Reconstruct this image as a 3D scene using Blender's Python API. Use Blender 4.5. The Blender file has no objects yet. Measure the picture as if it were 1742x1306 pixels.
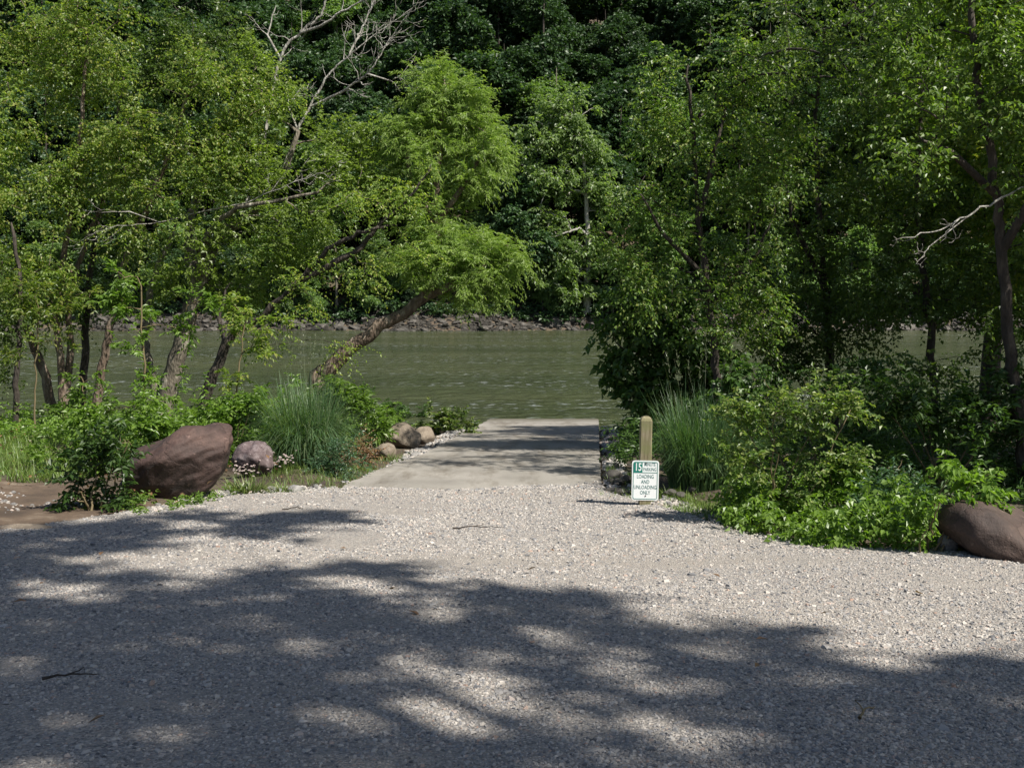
import bpy, math
import numpy as np
from mathutils import Vector, noise as mnoise

rng = np.random.default_rng(11)
R = math.radians
scene = bpy.context.scene
COL = scene.collection
UP = np.array([0., 0., 1.])

# ------------------------------------------------------------------ frame of the place
F, CX, CY = 1868.0, 871.0, 653.0
PITCH = math.atan(163 / F)
ZC = 3.92                      # camera above the river
G0, SL = ZC - 1.6, 0.0711      # the lot and ramp fall towards the river
FWD = np.array([0, math.cos(PITCH), -math.sin(PITCH)])
UPV = np.array([0, math.sin(PITCH), math.cos(PITCH)])
SUN_EL, SUN_AZ = R(51), math.atan2(0.83, -0.56)       # azimuth measured from +Y towards +X
SUN = np.array([math.sin(SUN_AZ) * math.cos(SUN_EL), math.cos(SUN_AZ) * math.cos(SUN_EL), math.sin(SUN_EL)])


def ray(px, py):
    return FWD + np.array([(px - CX) / F, 0, 0]) - UPV * (py - CY) / F


def at(px, py, Y):
    d = ray(px, py)
    return d * (Y / d[1]) + np.array([0, 0, ZC])


def gnd(px, py):
    d = ray(px, py)
    t = (ZC - G0) / (-d[2] - SL * d[1])
    return d * t + np.array([0, 0, ZC])


def plane_z(y):
    return G0 - SL * y


# ------------------------------------------------------------------ mesh helpers
def mk_mesh(name, verts, faces, smooth=False):
    """faces: (M,k) int array or list of such arrays"""
    fl = faces if isinstance(faces, list) else [faces]
    fl = [np.asarray(f, dtype=np.int32) for f in fl if len(f)]
    verts = np.asarray(verts, dtype=np.float32)
    me = bpy.data.meshes.new(name)
    me.vertices.add(len(verts))
    me.vertices.foreach_set('co', verts.ravel())
    idx = np.concatenate([f.ravel() for f in fl])
    tot = np.concatenate([np.full(len(f), f.shape[1], dtype=np.int32) for f in fl])
    start = np.concatenate([[0], np.cumsum(tot)[:-1]]).astype(np.int32)
    me.loops.add(len(idx))
    me.loops.foreach_set('vertex_index', idx)
    me.polygons.add(len(tot))
    me.polygons.foreach_set('loop_start', start)
    me.polygons.foreach_set('loop_total', tot)
    me.polygons.foreach_set('use_smooth', np.full(len(tot), smooth))
    me.update(calc_edges=True)
    me.validate()
    return me


def link(name, me, mat=None, parent=None, loc=None):
    o = bpy.data.objects.new(name, me)
    COL.objects.link(o)
    if mat is not None and me is not None and len(me.materials) == 0:
        me.materials.append(mat)
    if parent is not None:
        o.parent = parent
    if loc is not None:
        o.location = loc
    return o


def tag(o, label=None, cat=None, group=None, kind=None):
    if label: o['label'] = label
    if cat: o['category'] = cat
    if group: o['group'] = group
    if kind: o['kind'] = kind
    return o


def thing(name, loc, label, cat, group=None):
    return tag(link(name, None, loc=loc), label, cat, group)


def nrm(v):
    return v / (np.linalg.norm(v, axis=-1, keepdims=True) + 1e-9)


def vnoise(p, s=1.0):
    return mnoise.noise(Vector((p[0] * s, p[1] * s, p[2] * s)))


# ------------------------------------------------------------------ materials
def newmat(name):
    m = bpy.data.materials.new(name)
    m.use_nodes = True
    nt = m.node_tree
    b = nt.nodes['Principled BSDF']
    return m, nt, nt.nodes, nt.links, b


def ramp(N, stops, interp='LINEAR'):
    r = N.new('ShaderNodeValToRGB')
    r.color_ramp.interpolation = interp
    e = r.color_ramp.elements
    e[0].position, e[0].color = stops[0][0], (*stops[0][1], 1)
    e[1].position, e[1].color = stops[-1][0], (*stops[-1][1], 1)
    for p, c in stops[1:-1]:
        x = e.new(p)
        x.color = (*c, 1)
    return r


def tex(N, kind, scale, **kw):
    t = N.new(kind)
    t.inputs['Scale'].default_value = scale
    for k, v in kw.items():
        t.inputs[k].default_value = v
    return t


def mix(N, L, fac, a, b, mode='MIX'):
    m = N.new('ShaderNodeMix')
    m.data_type = 'RGBA'
    m.blend_type = mode
    for s, v in ((m.inputs['Factor'], fac), (m.inputs['A'], a), (m.inputs['B'], b)):
        if hasattr(v, 'links'):
            L.new(v, s)
        elif isinstance(v, tuple):
            s.default_value = (*v, 1)
        else:
            s.default_value = v
    return m.outputs['Result']


def bump(N, L, b, height, strength, dist, prev=None):
    n = N.new('ShaderNodeBump')
    n.inputs['Strength'].default_value = strength
    n.inputs['Distance'].default_value = dist
    L.new(height, n.inputs['Height'])
    if prev is not None:
        L.new(prev, n.inputs['Normal'])
    L.new(n.outputs[0], b.inputs['Normal'])
    return n.outputs[0]


def leaf_mat(name, cols, rough=0.42, trans=0.35, spec=0.5):
    m, nt, N, L, b = newmat(name)
    g = N.new('ShaderNodeNewGeometry')
    oi = N.new('ShaderNodeObjectInfo')
    r = ramp(N, [(i / (len(cols) - 1), c) for i, c in enumerate(cols)])
    L.new(g.outputs['Random Per Island'], r.inputs[0])
    hs = N.new('ShaderNodeHueSaturation')
    mr = N.new('ShaderNodeMapRange')
    mr.inputs['To Min'].default_value, mr.inputs['To Max'].default_value = 0.75, 1.25
    L.new(oi.outputs['Random'], mr.inputs['Value'])
    L.new(mr.outputs[0], hs.inputs['Value'])
    L.new(r.outputs[0], hs.inputs['Color'])
    L.new(hs.outputs[0], b.inputs['Base Color'])
    b.inputs['Roughness'].default_value = rough
    b.inputs['Specular IOR Level'].default_value = spec
    t = N.new('ShaderNodeBsdfTranslucent')
    c2 = mix(N, L, 1.0, hs.outputs[0], (1.5, 1.7, 0.55), 'MULTIPLY')
    L.new(c2, t.inputs['Color'])
    ms = N.new('ShaderNodeMixShader')
    ms.inputs[0].default_value = trans
    L.new(b.outputs[0], ms.inputs[1])
    L.new(t.outputs[0], ms.inputs[2])
    L.new(ms.outputs[0], N['Material Output'].inputs['Surface'])
    return m


def bark_mat(name, c1, c2, c3, scale=7.0, patch=0.5):
    m, nt, N, L, b = newmat(name)
    tc = N.new('ShaderNodeTexCoord')
    mp = N.new('ShaderNodeMapping')
    mp.inputs['Scale'].default_value = (1, 1, 0.35)
    L.new(tc.outputs['Object'], mp.inputs[0])
    n1 = tex(N, 'ShaderNodeTexNoise', scale, Detail=6, Roughness=0.65)
    n2 = tex(N, 'ShaderNodeTexVoronoi', scale * 3.2)
    L.new(mp.outputs[0], n1.inputs['Vector'])
    L.new(mp.outputs[0], n2.inputs['Vector'])
    r = ramp(N, [(0.3, c1), (patch, c2), (patch + 0.14, c3)])
    L.new(n1.outputs['Fac'], r.inputs[0])
    L.new(r.outputs[0], b.inputs['Base Color'])
    b.inputs['Roughness'].default_value = 0.9
    h = bump(N, L, b, n1.outputs['Fac'], 0.9, 0.05)
    bump(N, L, b, n2.outputs['Distance'], 0.7, 0.03, h)
    return m


def rock_mat(name, cols, scale=3.0, bumpd=0.06, strata=0.0):
    m, nt, N, L, b = newmat(name)
    tc = N.new('ShaderNodeTexCoord')
    oi = N.new('ShaderNodeObjectInfo')
    ad = N.new('ShaderNodeVectorMath')
    ad.operation = 'ADD'
    L.new(tc.outputs['Object'], ad.inputs[0])
    L.new(oi.outputs['Random'], ad.inputs[1])
    n1 = tex(N, 'ShaderNodeTexNoise', scale, Detail=8, Roughness=0.68)
    L.new(ad.outputs[0], n1.inputs['Vector'])
    r = ramp(N, [(0.3 + 0.4 * i / (len(cols) - 1), c) for i, c in enumerate(cols)])
    L.new(n1.outputs['Fac'], r.inputs[0])
    n2 = tex(N, 'ShaderNodeTexNoise', scale * 14, Detail=4, Roughness=0.7)
    L.new(ad.outputs[0], n2.inputs['Vector'])
    c = mix(N, L, 0.35, r.outputs[0], n2.outputs['Fac'], 'OVERLAY')
    hs = N.new('ShaderNodeHueSaturation')
    mr = N.new('ShaderNodeMapRange')
    mr.inputs['To Min'].default_value, mr.inputs['To Max'].default_value = 0.8, 1.2
    L.new(oi.outputs['Random'], mr.inputs['Value'])
    L.new(mr.outputs[0], hs.inputs['Value'])
    L.new(c, hs.inputs['Color'])
    L.new(hs.outputs[0], b.inputs['Base Color'])
    b.inputs['Roughness'].default_value = 0.78
    h = bump(N, L, b, n1.outputs['Fac'], 0.8, bumpd)
    h = bump(N, L, b, n2.outputs['Fac'], 0.5, bumpd * 0.25, h)
    vc = tex(N, 'ShaderNodeTexVoronoi', scale * 0.9)
    vc.feature = 'DISTANCE_TO_EDGE'
    wv = N.new('ShaderNodeVectorMath'); wv.operation = 'MULTIPLY_ADD'
    L.new(n1.outputs['Color'], wv.inputs[0]); wv.inputs[1].default_value = (0.5, 0.5, 0.5)
    L.new(ad.outputs[0], wv.inputs[2]); L.new(wv.outputs[0], vc.inputs['Vector'])
    rc = ramp(N, [(0.0, (0, 0, 0)), (0.035, (1, 1, 1))])
    L.new(vc.outputs['Distance'], rc.inputs[0])
    h = bump(N, L, b, rc.outputs[0], 0.45, bumpd * 0.5, h)
    n3 = tex(N, 'ShaderNodeTexNoise', scale * 5, Detail=6, Roughness=0.75)
    L.new(ad.outputs[0], n3.inputs['Vector'])
    rl = ramp(N, [(0.6, (0, 0, 0)), (0.68, (0.5, 0.5, 0.5))])
    L.new(n3.outputs['Fac'], rl.inputs[0])
    L.new(mix(N, L, rl.outputs[0], hs.outputs[0], tuple(min(1, 1.9 * q + 0.03) for q in cols[-1])), b.inputs['Base Color'])
    if strata:
        w = tex(N, 'ShaderNodeTexWave', 3.2, Distortion=5.0, Detail=3)
        mp = N.new('ShaderNodeMapping')
        mp.inputs['Rotation'].default_value = (0, R(-58), R(10))
        L.new(ad.outputs[0], mp.inputs[0])
        L.new(mp.outputs[0], w.inputs['Vector'])
        bump(N, L, b, w.outputs['Fac'], strata, 0.05, h)
    return m


GRAVEL_COLS = [(0.0, (0.10, 0.10, 0.105)), (0.16, (0.19, 0.188, 0.192)), (0.32, (0.29, 0.28, 0.27)), (0.5, (0.40, 0.365, 0.325)),
               (0.68, (0.44, 0.40, 0.355)), (0.82, (0.26, 0.245, 0.235)), (0.92, (0.49, 0.455, 0.415)), (1.0, (0.33, 0.225, 0.175))]
GRAVEL_COLS = [(p, tuple(0.9 * c for c in col)) for p, col in GRAVEL_COLS]


def gravel_sheet_mat():
    m, nt, N, L, b = newmat('gravel')
    tc = N.new('ShaderNodeTexCoord')
    o = tc.outputs['Object']
    cols, hs_ = [], []
    v1 = tex(N, 'ShaderNodeTexVoronoi', 66, Randomness=1.0)
    v2 = tex(N, 'ShaderNodeTexVoronoi', 150, Randomness=1.0)
    L.new(o, v1.inputs['Vector']); L.new(o, v2.inputs['Vector'])
    sep = N.new('ShaderNodeSeparateColor')
    L.new(v1.outputs['Color'], sep.inputs[0])
    r = ramp(N, GRAVEL_COLS)
    L.new(sep.outputs[0], r.inputs[0])
    big = tex(N, 'ShaderNodeTexNoise', 0.55, Detail=5, Roughness=0.6)
    bm_ = N.new('ShaderNodeMapping'); bm_.inputs['Scale'].default_value = (0.35, 1.3, 1)
    L.new(o, bm_.inputs[0]); L.new(bm_.outputs[0], big.inputs['Vector'])
    rb = ramp(N, [(0.42, (0.2, 0.2, 0.2)), (0.68, (0.75, 0.75, 0.75))])
    L.new(big.outputs['Fac'], rb.inputs[0])
    fine = tex(N, 'ShaderNodeTexNoise', 160, Detail=3)
    L.new(o, fine.inputs['Vector'])
    dust = ramp(N, [(0.3, (0.24, 0.212, 0.18)), (0.7, (0.37, 0.335, 0.295))])
    L.new(fine.outputs['Fac'], dust.inputs[0])
    c = mix(N, L, rb.outputs[0], r.outputs[0], dust.outputs[0])
    # dark gaps between the stones
    gap = ramp(N, [(0.25, (1, 1, 1)), (0.62, (0.55, 0.53, 0.5))])
    L.new(v1.outputs['Distance'], gap.inputs[0])
    c = mix(N, L, 0.5, c, gap.outputs[0], 'MULTIPLY')
    L.new(c, b.inputs['Base Color'])
    b.inputs['Roughness'].default_value = 0.9
    inv = N.new('ShaderNodeMath'); inv.operation = 'SUBTRACT'; inv.inputs[0].default_value = 1.0
    L.new(v1.outputs['Distance'], inv.inputs[1])
    inv2 = N.new('ShaderNodeMath'); inv2.operation = 'SUBTRACT'; inv2.inputs[0].default_value = 1.0
    L.new(v2.outputs['Distance'], inv2.inputs[1])
    h = bump(N, L, b, inv.outputs[0], 0.8, 0.012)
    h = bump(N, L, b, inv2.outputs[0], 0.5, 0.006, h)
    bump(N, L, b, big.outputs['Fac'], 0.6, 0.06, h)
    return m


def pebble_mat():
    m, nt, N, L, b = newmat('crushed_stone')
    g = N.new('ShaderNodeNewGeometry')
    r = ramp(N, GRAVEL_COLS)
    L.new(g.outputs['Random Per Island'], r.inputs[0])
    L.new(r.outputs[0], b.inputs['Base Color'])
    b.inputs['Roughness'].default_value = 0.8
    return m


def ground_mat():
    m, nt, N, L, b = newmat('soil')
    tc = N.new('ShaderNodeTexCoord')
    o = tc.outputs['Object']
    n1 = tex(N, 'ShaderNodeTexNoise', 0.9, Detail=8, Roughness=0.65)
    n2 = tex(N, 'ShaderNodeTexNoise', 28, Detail=6, Roughness=0.7)
    v = tex(N, 'ShaderNodeTexVoronoi', 17)
    for t in (n1, n2, v): L.new(o, t.inputs['Vector'])
    r = ramp(N, [(0.35, (0.045, 0.032, 0.022)), (0.5, (0.10, 0.072, 0.048)), (0.65, (0.06, 0.065, 0.03))])
    L.new(n1.outputs['Fac'], r.inputs[0])
    c = mix(N, L, 0.5, r.outputs[0], n2.outputs['Fac'], 'OVERLAY')
    L.new(c, b.inputs['Base Color'])
    b.inputs['Roughness'].default_value = 0.95
    h = bump(N, L, b, n2.outputs['Fac'], 0.9, 0.05)
    bump(N, L, b, v.outputs['Distance'], 0.5, 0.03, h)
    return m


def dirt_mat():
    m, nt, N, L, b = newmat('sandy_dirt')
    tc = N.new('ShaderNodeTexCoord')
    o = tc.outputs['Object']
    n1 = tex(N, 'ShaderNodeTexNoise', 1.6, Detail=7, Roughness=0.65)
    n2 = tex(N, 'ShaderNodeTexNoise', 45, Detail=5, Roughness=0.7)
    for t in (n1, n2): L.new(o, t.inputs['Vector'])
    r = ramp(N, [(0.36, (0.05, 0.033, 0.021)), (0.54, (0.10, 0.067, 0.043)), (0.68, (0.19, 0.15, 0.11))])
    L.new(n1.outputs['Fac'], r.inputs[0])
    c = mix(N, L, 0.4, r.outputs[0], n2.outputs['Fac'], 'OVERLAY')
    L.new(c, b.inputs['Base Color'])
    b.inputs['Roughness'].default_value = 0.95
    bump(N, L, b, n2.outputs['Fac'], 0.8, 0.025)
    return m


def concrete_mat():
    m, nt, N, L, b = newmat('old_concrete')
    tc = N.new('ShaderNodeTexCoord')
    o = tc.outputs['Object']
    n1 = tex(N, 'ShaderNodeTexNoise', 0.8, Detail=8, Roughness=0.62)
    n2 = tex(N, 'ShaderNodeTexNoise', 60, Detail=4, Roughness=0.7)
    w = tex(N, 'ShaderNodeTexWave', 10.0, Distortion=1.5, Detail=2)
    w.bands_direction = 'Y'
    mp = N.new('ShaderNodeMapping'); mp.inputs['Scale'].default_value = (1.2, 0.25, 1)
    st = tex(N, 'ShaderNodeTexNoise', 2.0, Detail=6, Roughness=0.7)
    L.new(o, mp.inputs[0]); L.new(mp.outputs[0], st.inputs['Vector'])
    for t in (n1, n2, w): L.new(o, t.inputs['Vector'])
    r = ramp(N, [(0.3, (0.16, 0.147, 0.126)), (0.5, (0.225, 0.208, 0.182)), (0.7, (0.29, 0.268, 0.237))])
    L.new(n1.outputs['Fac'], r.inputs[0])
    c = mix(N, L, 0.3, r.outputs[0], n2.outputs['Fac'], 'OVERLAY')
    rs = ramp(N, [(0.36, (0.55, 0.51, 0.45)), (0.52, (1, 1, 1))])
    L.new(st.outputs['Fac'], rs.inputs[0])
    c = mix(N, L, 0.8, c, rs.outputs[0], 'MULTIPLY')
    sx = N.new('ShaderNodeSeparateXYZ')
    L.new(o, sx.inputs[0])
    wob = N.new('ShaderNodeMath'); wob.operation = 'MULTIPLY_ADD'
    L.new(n1.outputs['Fac'], wob.inputs[0]); wob.inputs[1].default_value = 3.0
    L.new(sx.outputs['Y'], wob.inputs[2])
    wet = N.new('ShaderNodeMapRange')
    wet.inputs['From Min'].default_value, wet.inputs['From Max'].default_value = 31.2, 33.2
    L.new(wob.outputs[0], wet.inputs['Value'])
    c = mix(N, L, wet.outputs[0], c, (0.085, 0.075, 0.05))
    L.new(c, b.inputs['Base Color'])
    b.inputs['Roughness'].default_value = 0.85
    h = bump(N, L, b, w.outputs['Fac'], 0.5, 0.012)
    bump(N, L, b, n2.outputs['Fac'], 0.6, 0.008, h)
    return m


def water_mat():
    m, nt, N, L, b = newmat('muddy_water')
    tc = N.new('ShaderNodeTexCoord')
    o = tc.outputs['Object']
    def stretched(sx, sy, scale, **kw):
        mp = N.new('ShaderNodeMapping'); mp.inputs['Scale'].default_value = (sx, sy, 1)
        t = tex(N, 'ShaderNodeTexNoise', scale, **kw)
        L.new(o, mp.inputs[0]); L.new(mp.outputs[0], t.inputs['Vector'])
        return t
    a = stretched(0.75, 1.0, 3.4, Detail=4, Roughness=0.6, Distortion=0.6)
    c = stretched(0.7, 1.0, 1.3, Detail=4, Roughness=0.6, Distortion=0.6)
    d = stretched(0.10, 0.35, 0.6, Detail=3, Roughness=0.55)
    e = stretched(0.03, 0.12, 1.0, Detail=4, Roughness=0.55)
    r = ramp(N, [(0.32, (0.034, 0.044, 0.018)), (0.5, (0.046, 0.056, 0.024)), (0.68, (0.060, 0.069, 0.032))])
    L.new(e.outputs['Fac'], r.inputs[0])
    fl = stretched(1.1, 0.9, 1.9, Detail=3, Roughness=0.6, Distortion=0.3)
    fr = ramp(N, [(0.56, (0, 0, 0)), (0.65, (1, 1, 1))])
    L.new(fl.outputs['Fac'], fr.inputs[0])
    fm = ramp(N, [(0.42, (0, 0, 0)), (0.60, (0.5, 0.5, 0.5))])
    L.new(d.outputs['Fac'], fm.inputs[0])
    sky_glint = N.new('ShaderNodeMath'); sky_glint.operation = 'MULTIPLY'  # sky glints painted into the water colour as pale flecks
    L.new(fr.outputs[0], sky_glint.inputs[0]); L.new(fm.outputs[0], sky_glint.inputs[1])
    L.new(mix(N, L, sky_glint.outputs[0], r.outputs[0], (0.30, 0.33, 0.33)), b.inputs['Base Color'])
    b.inputs['Roughness'].default_value = 0.14
    b.inputs['IOR'].default_value = 1.33
    rm = ramp(N, [(0.4, (0.25, 0.25, 0.25)), (0.68, (1, 1, 1))])
    L.new(d.outputs['Fac'], rm.inputs[0])
    mu = N.new('ShaderNodeMath'); mu.operation = 'MULTIPLY'
    L.new(a.outputs['Fac'], mu.inputs[0]); L.new(rm.outputs[0], mu.inputs[1])
    h = bump(N, L, b, mu.outputs[0], 1.0, 0.20)
    bump(N, L, b, c.outputs['Fac'], 1.0, 0.45, h)
    return m


def plain_mat(name, col, rough=0.6, metal=0.0, ns=0, amt=0.25):
    m, nt, N, L, b = newmat(name)
    b.inputs['Roughness'].default_value = rough
    b.inputs['Metallic'].default_value = metal
    if ns:
        tc = N.new('ShaderNodeTexCoord')
        n = tex(N, 'ShaderNodeTexNoise', ns, Detail=6, Roughness=0.65)
        L.new(tc.outputs['Object'], n.inputs['Vector'])
        L.new(mix(N, L, amt, (*col,), n.outputs['Fac'], 'OVERLAY'), b.inputs['Base Color'])
        bump(N, L, b, n.outputs['Fac'], 0.2, 0.004)
    else:
        b.inputs['Base Color'].default_value = (*col, 1)
    return m


def wood_mat():
    m, nt, N, L, b = newmat('weathered_post_wood')
    tc = N.new('ShaderNodeTexCoord')
    mp = N.new('ShaderNodeMapping'); mp.inputs['Scale'].default_value = (18, 18, 1.2)
    n = tex(N, 'ShaderNodeTexNoise', 3.0, Detail=8, Roughness=0.6)
    n2 = tex(N, 'ShaderNodeTexNoise', 5.0, Detail=4)
    L.new(tc.outputs['Object'], mp.inputs[0]); L.new(mp.outputs[0], n.inputs['Vector']); L.new(tc.outputs['Object'], n2.inputs['Vector'])
    r = ramp(N, [(0.3, (0.10, 0.078, 0.045)), (0.5, (0.19, 0.155, 0.095)), (0.7, (0.29, 0.25, 0.17))])
    L.new(n.outputs['Fac'], r.inputs[0])
    g = ramp(N, [(0.42, (0, 0, 0)), (0.62, (0.7, 0.7, 0.7))])
    L.new(n2.outputs['Fac'], g.inputs[0])
    c = mix(N, L, g.outputs[0], r.outputs[0], (0.15, 0.16, 0.06))
    L.new(c, b.inputs['Base Color'])
    b.inputs['Roughness'].default_value = 0.85
    bump(N, L, b, n.outputs['Fac'], 0.6, 0.004)
    return m


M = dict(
    birch=leaf_mat('birch_leaf', [(0.095, 0.15, 0.028), (0.14, 0.21, 0.04), (0.19, 0.255, 0.055), (0.29, 0.29, 0.09)], trans=0.52),
    syc=leaf_mat('sycamore_leaf', [(0.14, 0.20, 0.045), (0.19, 0.26, 0.06), (0.23, 0.30, 0.08)], trans=0.52),
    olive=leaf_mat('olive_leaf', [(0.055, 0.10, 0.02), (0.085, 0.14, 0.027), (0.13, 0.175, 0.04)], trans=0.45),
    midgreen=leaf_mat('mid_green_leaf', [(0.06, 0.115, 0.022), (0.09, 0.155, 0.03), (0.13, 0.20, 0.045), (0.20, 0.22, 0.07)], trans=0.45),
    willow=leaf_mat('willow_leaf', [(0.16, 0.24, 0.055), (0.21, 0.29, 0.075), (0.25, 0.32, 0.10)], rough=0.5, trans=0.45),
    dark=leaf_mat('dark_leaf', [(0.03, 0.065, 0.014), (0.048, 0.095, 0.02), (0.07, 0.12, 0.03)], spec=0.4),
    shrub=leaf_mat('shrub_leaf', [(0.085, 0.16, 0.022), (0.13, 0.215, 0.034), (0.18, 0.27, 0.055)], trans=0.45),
    pale=leaf_mat('pale_shrub_leaf', [(0.07, 0.125, 0.025), (0.115, 0.18, 0.04), (0.23, 0.26, 0.09)], trans=0.42),
    blue=leaf_mat('bluish_leaf', [(0.035, 0.08, 0.038), (0.06, 0.115, 0.06), (0.08, 0.135, 0.075)]),
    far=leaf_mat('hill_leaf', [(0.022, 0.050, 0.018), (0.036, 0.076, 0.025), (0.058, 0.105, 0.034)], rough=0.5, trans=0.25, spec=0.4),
    farlit=leaf_mat('far_bank_leaf', [(0.09, 0.155, 0.048), (0.13, 0.21, 0.066), (0.18, 0.25, 0.09)], rough=0.45, trans=0.45),  # lighter counterpart of the hill leaf, sunlit look put into its colour
    farpale=leaf_mat('pale_sycamore_leaf', [(0.12, 0.18, 0.06), (0.16, 0.23, 0.08), (0.22, 0.29, 0.12)], rough=0.45, trans=0.5),
    grassdark=leaf_mat('shade_tinted_grass', [(0.035, 0.085, 0.03), (0.055, 0.115, 0.042), (0.085, 0.15, 0.06), (0.12, 0.17, 0.08)], trans=0.3),  # fountain grass darkened: shade put into the blade colour
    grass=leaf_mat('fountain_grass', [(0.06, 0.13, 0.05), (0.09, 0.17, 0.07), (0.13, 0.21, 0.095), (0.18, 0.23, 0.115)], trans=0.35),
    lawn=leaf_mat('short_grass', [(0.06, 0.11, 0.02), (0.10, 0.16, 0.03), (0.15, 0.19, 0.045)], trans=0.3),
    iris=leaf_mat('blade_leaf', [(0.08, 0.13, 0.035), (0.13, 0.18, 0.05), (0.20, 0.20, 0.08)], trans=0.3),
    plume=leaf_mat('seed_plume', [(0.10, 0.13, 0.07), (0.17, 0.18, 0.11)], trans=0.2),
    petal=leaf_mat('white_petal', [(0.42, 0.37, 0.36), (0.48, 0.40, 0.43), (0.36, 0.25, 0.28)], trans=0.3),
    brown=leaf_mat('dry_leaf', [(0.10, 0.06, 0.03), (0.16, 0.09, 0.045), (0.23, 0.14, 0.07)], trans=0.15),
    bark=bark_mat('brown_bark', (0.05, 0.035, 0.026), (0.12, 0.085, 0.06), (0.22, 0.18, 0.14)),
    sbark=bark_mat('mottled_bark', (0.055, 0.045, 0.032), (0.14, 0.12, 0.09), (0.36, 0.33, 0.27), patch=0.54),
    dbark=bark_mat('dark_bark', (0.016, 0.013, 0.010), (0.034, 0.026, 0.020), (0.075, 0.06, 0.047)),
    pbark=bark_mat('bare_pale_wood', (0.13, 0.115, 0.095), (0.26, 0.245, 0.215), (0.40, 0.385, 0.35)),
    stem=plain_mat('green_brown_stem', (0.13, 0.10, 0.05), 0.8, ns=9),
    boulder=rock_mat('red_brown_rock', [(0.018, 0.011, 0.009), (0.046, 0.026, 0.021), (0.098, 0.057, 0.045)], 2.0, 0.05, 0.22),
    boulder_r=rock_mat('warm_brown_rock', [(0.018, 0.011, 0.009), (0.042, 0.026, 0.02), (0.085, 0.055, 0.043)], 2.2, 0.05),
    pinkrock=rock_mat('pinkish_rock', [(0.055, 0.036, 0.036), (0.12, 0.085, 0.085), (0.33, 0.28, 0.28)], 6.0, 0.03),
    tanrock=rock_mat('tan_rock', [(0.08, 0.062, 0.045), (0.15, 0.12, 0.088), (0.23, 0.19, 0.145)], 4.0, 0.04),
    greyrock=rock_mat('grey_stone', [(0.11, 0.108, 0.105), (0.21, 0.20, 0.19), (0.33, 0.315, 0.29)], 9.0, 0.02),
    farrock=rock_mat('bank_stone', [(0.03, 0.027, 0.023), (0.065, 0.058, 0.049), (0.14, 0.125, 0.108)], 1.2, 0.08),
    rubble=plain_mat('bank_rubble', (0.033, 0.029, 0.023), 0.9, ns=0.8, amt=0.6),
    gravel=gravel_sheet_mat(), pebble=pebble_mat(), soil=ground_mat(), dirt=dirt_mat(), concrete=concrete_mat(),
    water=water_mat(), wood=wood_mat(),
    white=plain_mat('sign_white_sheeting', (0.78, 0.80, 0.80), 0.4, ns=6, amt=0.08),
    green=plain_mat('sign_green_ink', (0.010, 0.17, 0.13), 0.45),
    ink=plain_mat('sign_lettering_ink', (0.03, 0.13, 0.12), 0.5),
    alu=plain_mat('sign_edge_metal', (0.35, 0.30, 0.30), 0.4, 0.6),
    bolt=plain_mat('rusty_bolt', (0.07, 0.045, 0.035), 0.6, 0.5),
)

# ------------------------------------------------------------------ the setting
ORIGIN_EDGE = [(-700, 960), (0, 897), (200, 872), (350, 852), (470, 842), (560, 834), (600, 833), (1023, 833), (1085, 853), (1190, 885), (1300, 918), (1450, 934), (1600, 942), (1742, 966), (2400, 1060)]
EDGE = np.array([gnd(*p)[:2] for p in ORIGIN_EDGE])


def y_far(x):
    x = np.asarray(x, dtype=float)
    return np.interp(x, EDGE[:, 0], EDGE[:, 1]) + 0.18 * ((x > -2.5) & (x < 1.12)) + 0.06 * np.sin(x * 9.1) + 0.05 * np.sin(x * 23.7 + 1)


RAMP_L = np.array([gnd(*p)[:2] for p in [(545, 838), (577, 832), (640, 806), (717, 780), (833, 717)]])
RAMP_R = np.array([gnd(*p)[:2] for p in [(1027, 838), (1023, 832), (1020, 780), (1018, 717)]])


def und(x, y):
    return 0.018 * np.sin(x * 1.3 + 0.4 * y) + 0.014 * np.sin(y * 1.9 - x * 0.7) + 0.008 * np.sin(3.1 * x + 2.3 * y)


def bank_y(x):
    return 29.6 + 0.5 * np.sin(x * 0.7) + 0.3 * np.sin(x * 2.1 + 1)


def hgt(x, y):
    """the near land"""
    x, y = np.asarray(x, float), np.asarray(y, float)
    z = plane_z(y) + und(x, y)
    out = np.clip((y - y_far(x)) / 0.6, 0, 1)                       # beyond the gravel
    inr = (x > np.interp(y, RAMP_L[:, 1], RAMP_L[:, 0]) - 0.05) & (x < np.interp(y, RAMP_R[:, 1], RAMP_R[:, 0]) + 0.05)
    lump = 0.05 * np.sin(x * 2.7 + y) + 0.04 * np.sin(y * 3.3 - 2 * x) + 0.03 * np.sin(x * 7 + 3 * y)
    z = z - 0.045 + np.where(inr, -0.03, out * (0.045 + 0.6 * lump))
    t = np.clip((y - bank_y(x) + 2.2) / 4.5, 0, 1)
    z = z - np.where(inr, np.clip((y - 31) / 4, 0, 1), t * t * (3 - 2 * t)) * 1.3
    return z


def grid(name, xs, ys, zf, mat, smooth=True):
    X, Y = np.meshgrid(xs, ys)
    Z = zf(X, Y)
    v = np.stack([X, Y, Z], -1).reshape(-1, 3)
    nx, ny = len(xs), len(ys)
    i = (np.arange(ny - 1)[:, None] * nx + np.arange(nx - 1)[None, :]).ravel()
    f = np.stack([i, i + 1, i + nx + 1, i + nx], -1)
    return link(name, mk_mesh(name, v, f, smooth), mat)


xs = np.concatenate([np.linspace(-90, -16, 50), np.linspace(-15.7, 15.7, 180), np.linspace(16, 90, 50)])
ys = np.concatenate([np.linspace(-60, 0, 30), np.linspace(0.5, 9, 25), np.linspace(9.2, 36, 150), [38, 42]])
tag(grid('ground', xs, ys, hgt, M['soil']), 'dark soil bank planted with shrubs between gravel and river', kind='structure')

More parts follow.
